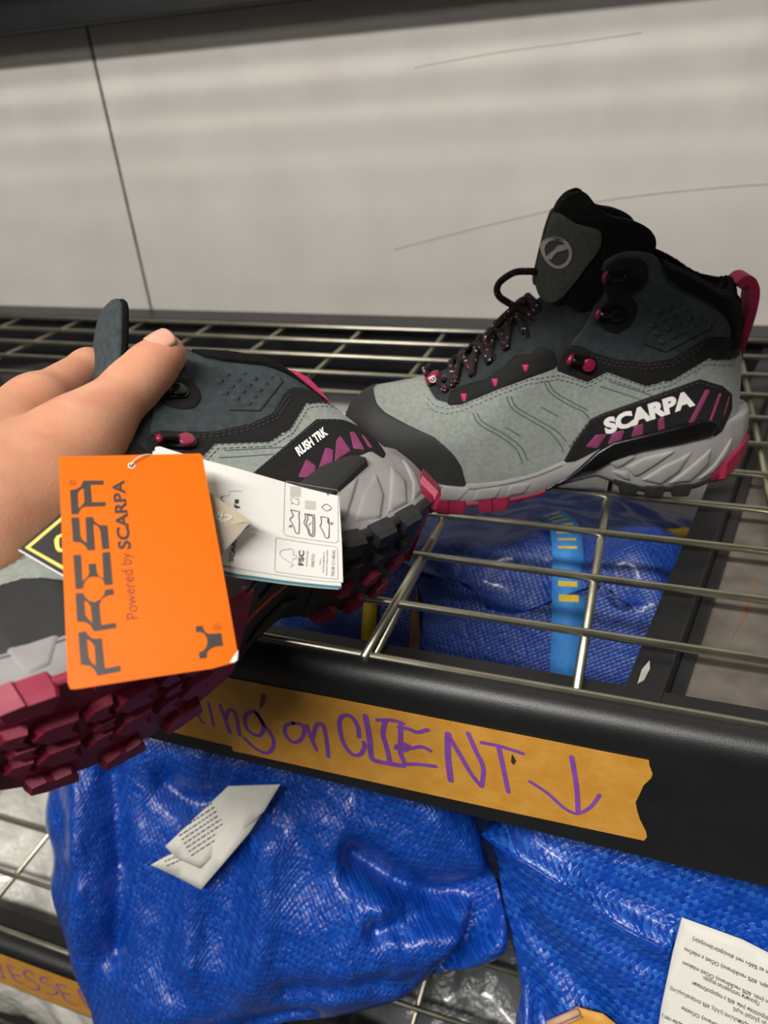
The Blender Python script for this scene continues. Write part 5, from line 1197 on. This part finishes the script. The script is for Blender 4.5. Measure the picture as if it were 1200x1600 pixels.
def strap(name, pts, w, mat, bars=None, off=.004, parent=None):
    C = catmull(pts, 8, False); P = [top(p[0], p[1], off) for p in C]; V = []; F = []
    for i, p in enumerate(P):
        t = (P[min(i+1, len(P)-1)]-P[max(i-1, 0)]).normalized(); sd = t.cross(Vector((0, 0, 1))).normalized()
        V += [p+sd*w/2, p-sd*w/2]
    F = [(2*i, 2*i+1, 2*i+3, 2*i+2) for i in range(len(P)-1)]
    o = child(name, mk(name, V, F, mat, True), parent or r3); m = o.modifiers.new('solid', 'SOLIDIFY'); m.thickness = .0012
    if bars:
        a = Acc()
        for k in bars:
            q = [V[2*k]*.75+V[2*k+1]*.25, V[2*k]*.25+V[2*k+1]*.75, V[2*k+3]*.25+V[2*k+2]*.75-(V[2*k+2]-V[2*k+3])*.5, V[2*k+2]*.75+V[2*k+3]*.25]
            q = [V[2*k].lerp(V[2*k+1], .2), V[2*k].lerp(V[2*k+1], .8), V[2*k].lerp(V[2*k+1], .8).lerp(V[2*k+3].lerp(V[2*k+2], .2), .55), V[2*k].lerp(V[2*k+1], .2).lerp(V[2*k+2].lerp(V[2*k+3], .2), .55)]
            a.add([v+Vector((0, 0, .0022)) for v in q], [(0, 1, 2, 3)])
        child('strap_bars', a.mesh('strap_bars', M_strapy, False), r3)['kind'] = 'stuff'
    return o
strap('carry_strap', [(-.066, .580), (-.050, .560), (-.042, .530), (-.036, .490), (-.030, .450)], .026, M_strapb, [2, 4, 6, 8, 10, 12, 14, 18, 19, 24], .008)
strap('yellow_strap', [(-.218, .60), (-.208, .55), (-.205, .50), (-.200, .45), (-.190, .42)], .013, M_strapy)
strap('yellow_strap', [(.045, .66), (.062, .68), (.075, .71)], .018, M_strapy)
strap('yellow_strap', [(-.105, .452), (-.098, .443), (-.088, .440)], .016, M_strapy)

a = Acc(); q = [top(-.172, .505, .006), top(-.163, .455, .008), top(-.153, .455, .008), top(-.160, .48, .007)]
a.add(q+[v-Vector((0, 0, .002)) for v in q], [(0, 1, 2, 3), (7, 6, 5, 4), (0, 4, 5, 1), (1, 5, 6, 2), (2, 6, 7, 3), (3, 7, 4, 0)])
child('tape_tail', a.mesh('tape_tail', M_raw, False), r3, 'brown tape tail')
lump('plastic_sack', M_darkfill, (-.73, .70, -.22), (.28, .20, .22), 8.1, .2, 'added dark filler sack keeping the view through the wire deck dark at left', 'sack', None, 50, zmin=-.442, zmax=-.05, wr=.05)  # made-up sack; its dark bulk stands in for shade behind the deck
lump('plastic_sack', M_whiteplastic, (-.70, .555, -.68), (.255, .245, .205), 5.2, .14, 'translucent white plastic sack below the lower wire deck at left', 'sack', None, 60, ex=4.5, zmax=-.468, zmin=-.897, wr=.05)
lump('plastic_sack', M_greyplastic, (-.08, .50, -.70), (.22, .24, .20), 6.6, .14, 'grey plastic sack below the lower wire deck between the blue bags', 'sack', None, 60, zmax=-.468, zmin=-.897, wr=.06)
lump('plastic_sack', M_orangeplastic, (-.560, .285, -.825), (.07, .026, .07), 3.1, .2, 'small orange plastic package under the lower beam', 'package', None, 30, zmax=-.55, zmin=-.897, wr=.05)
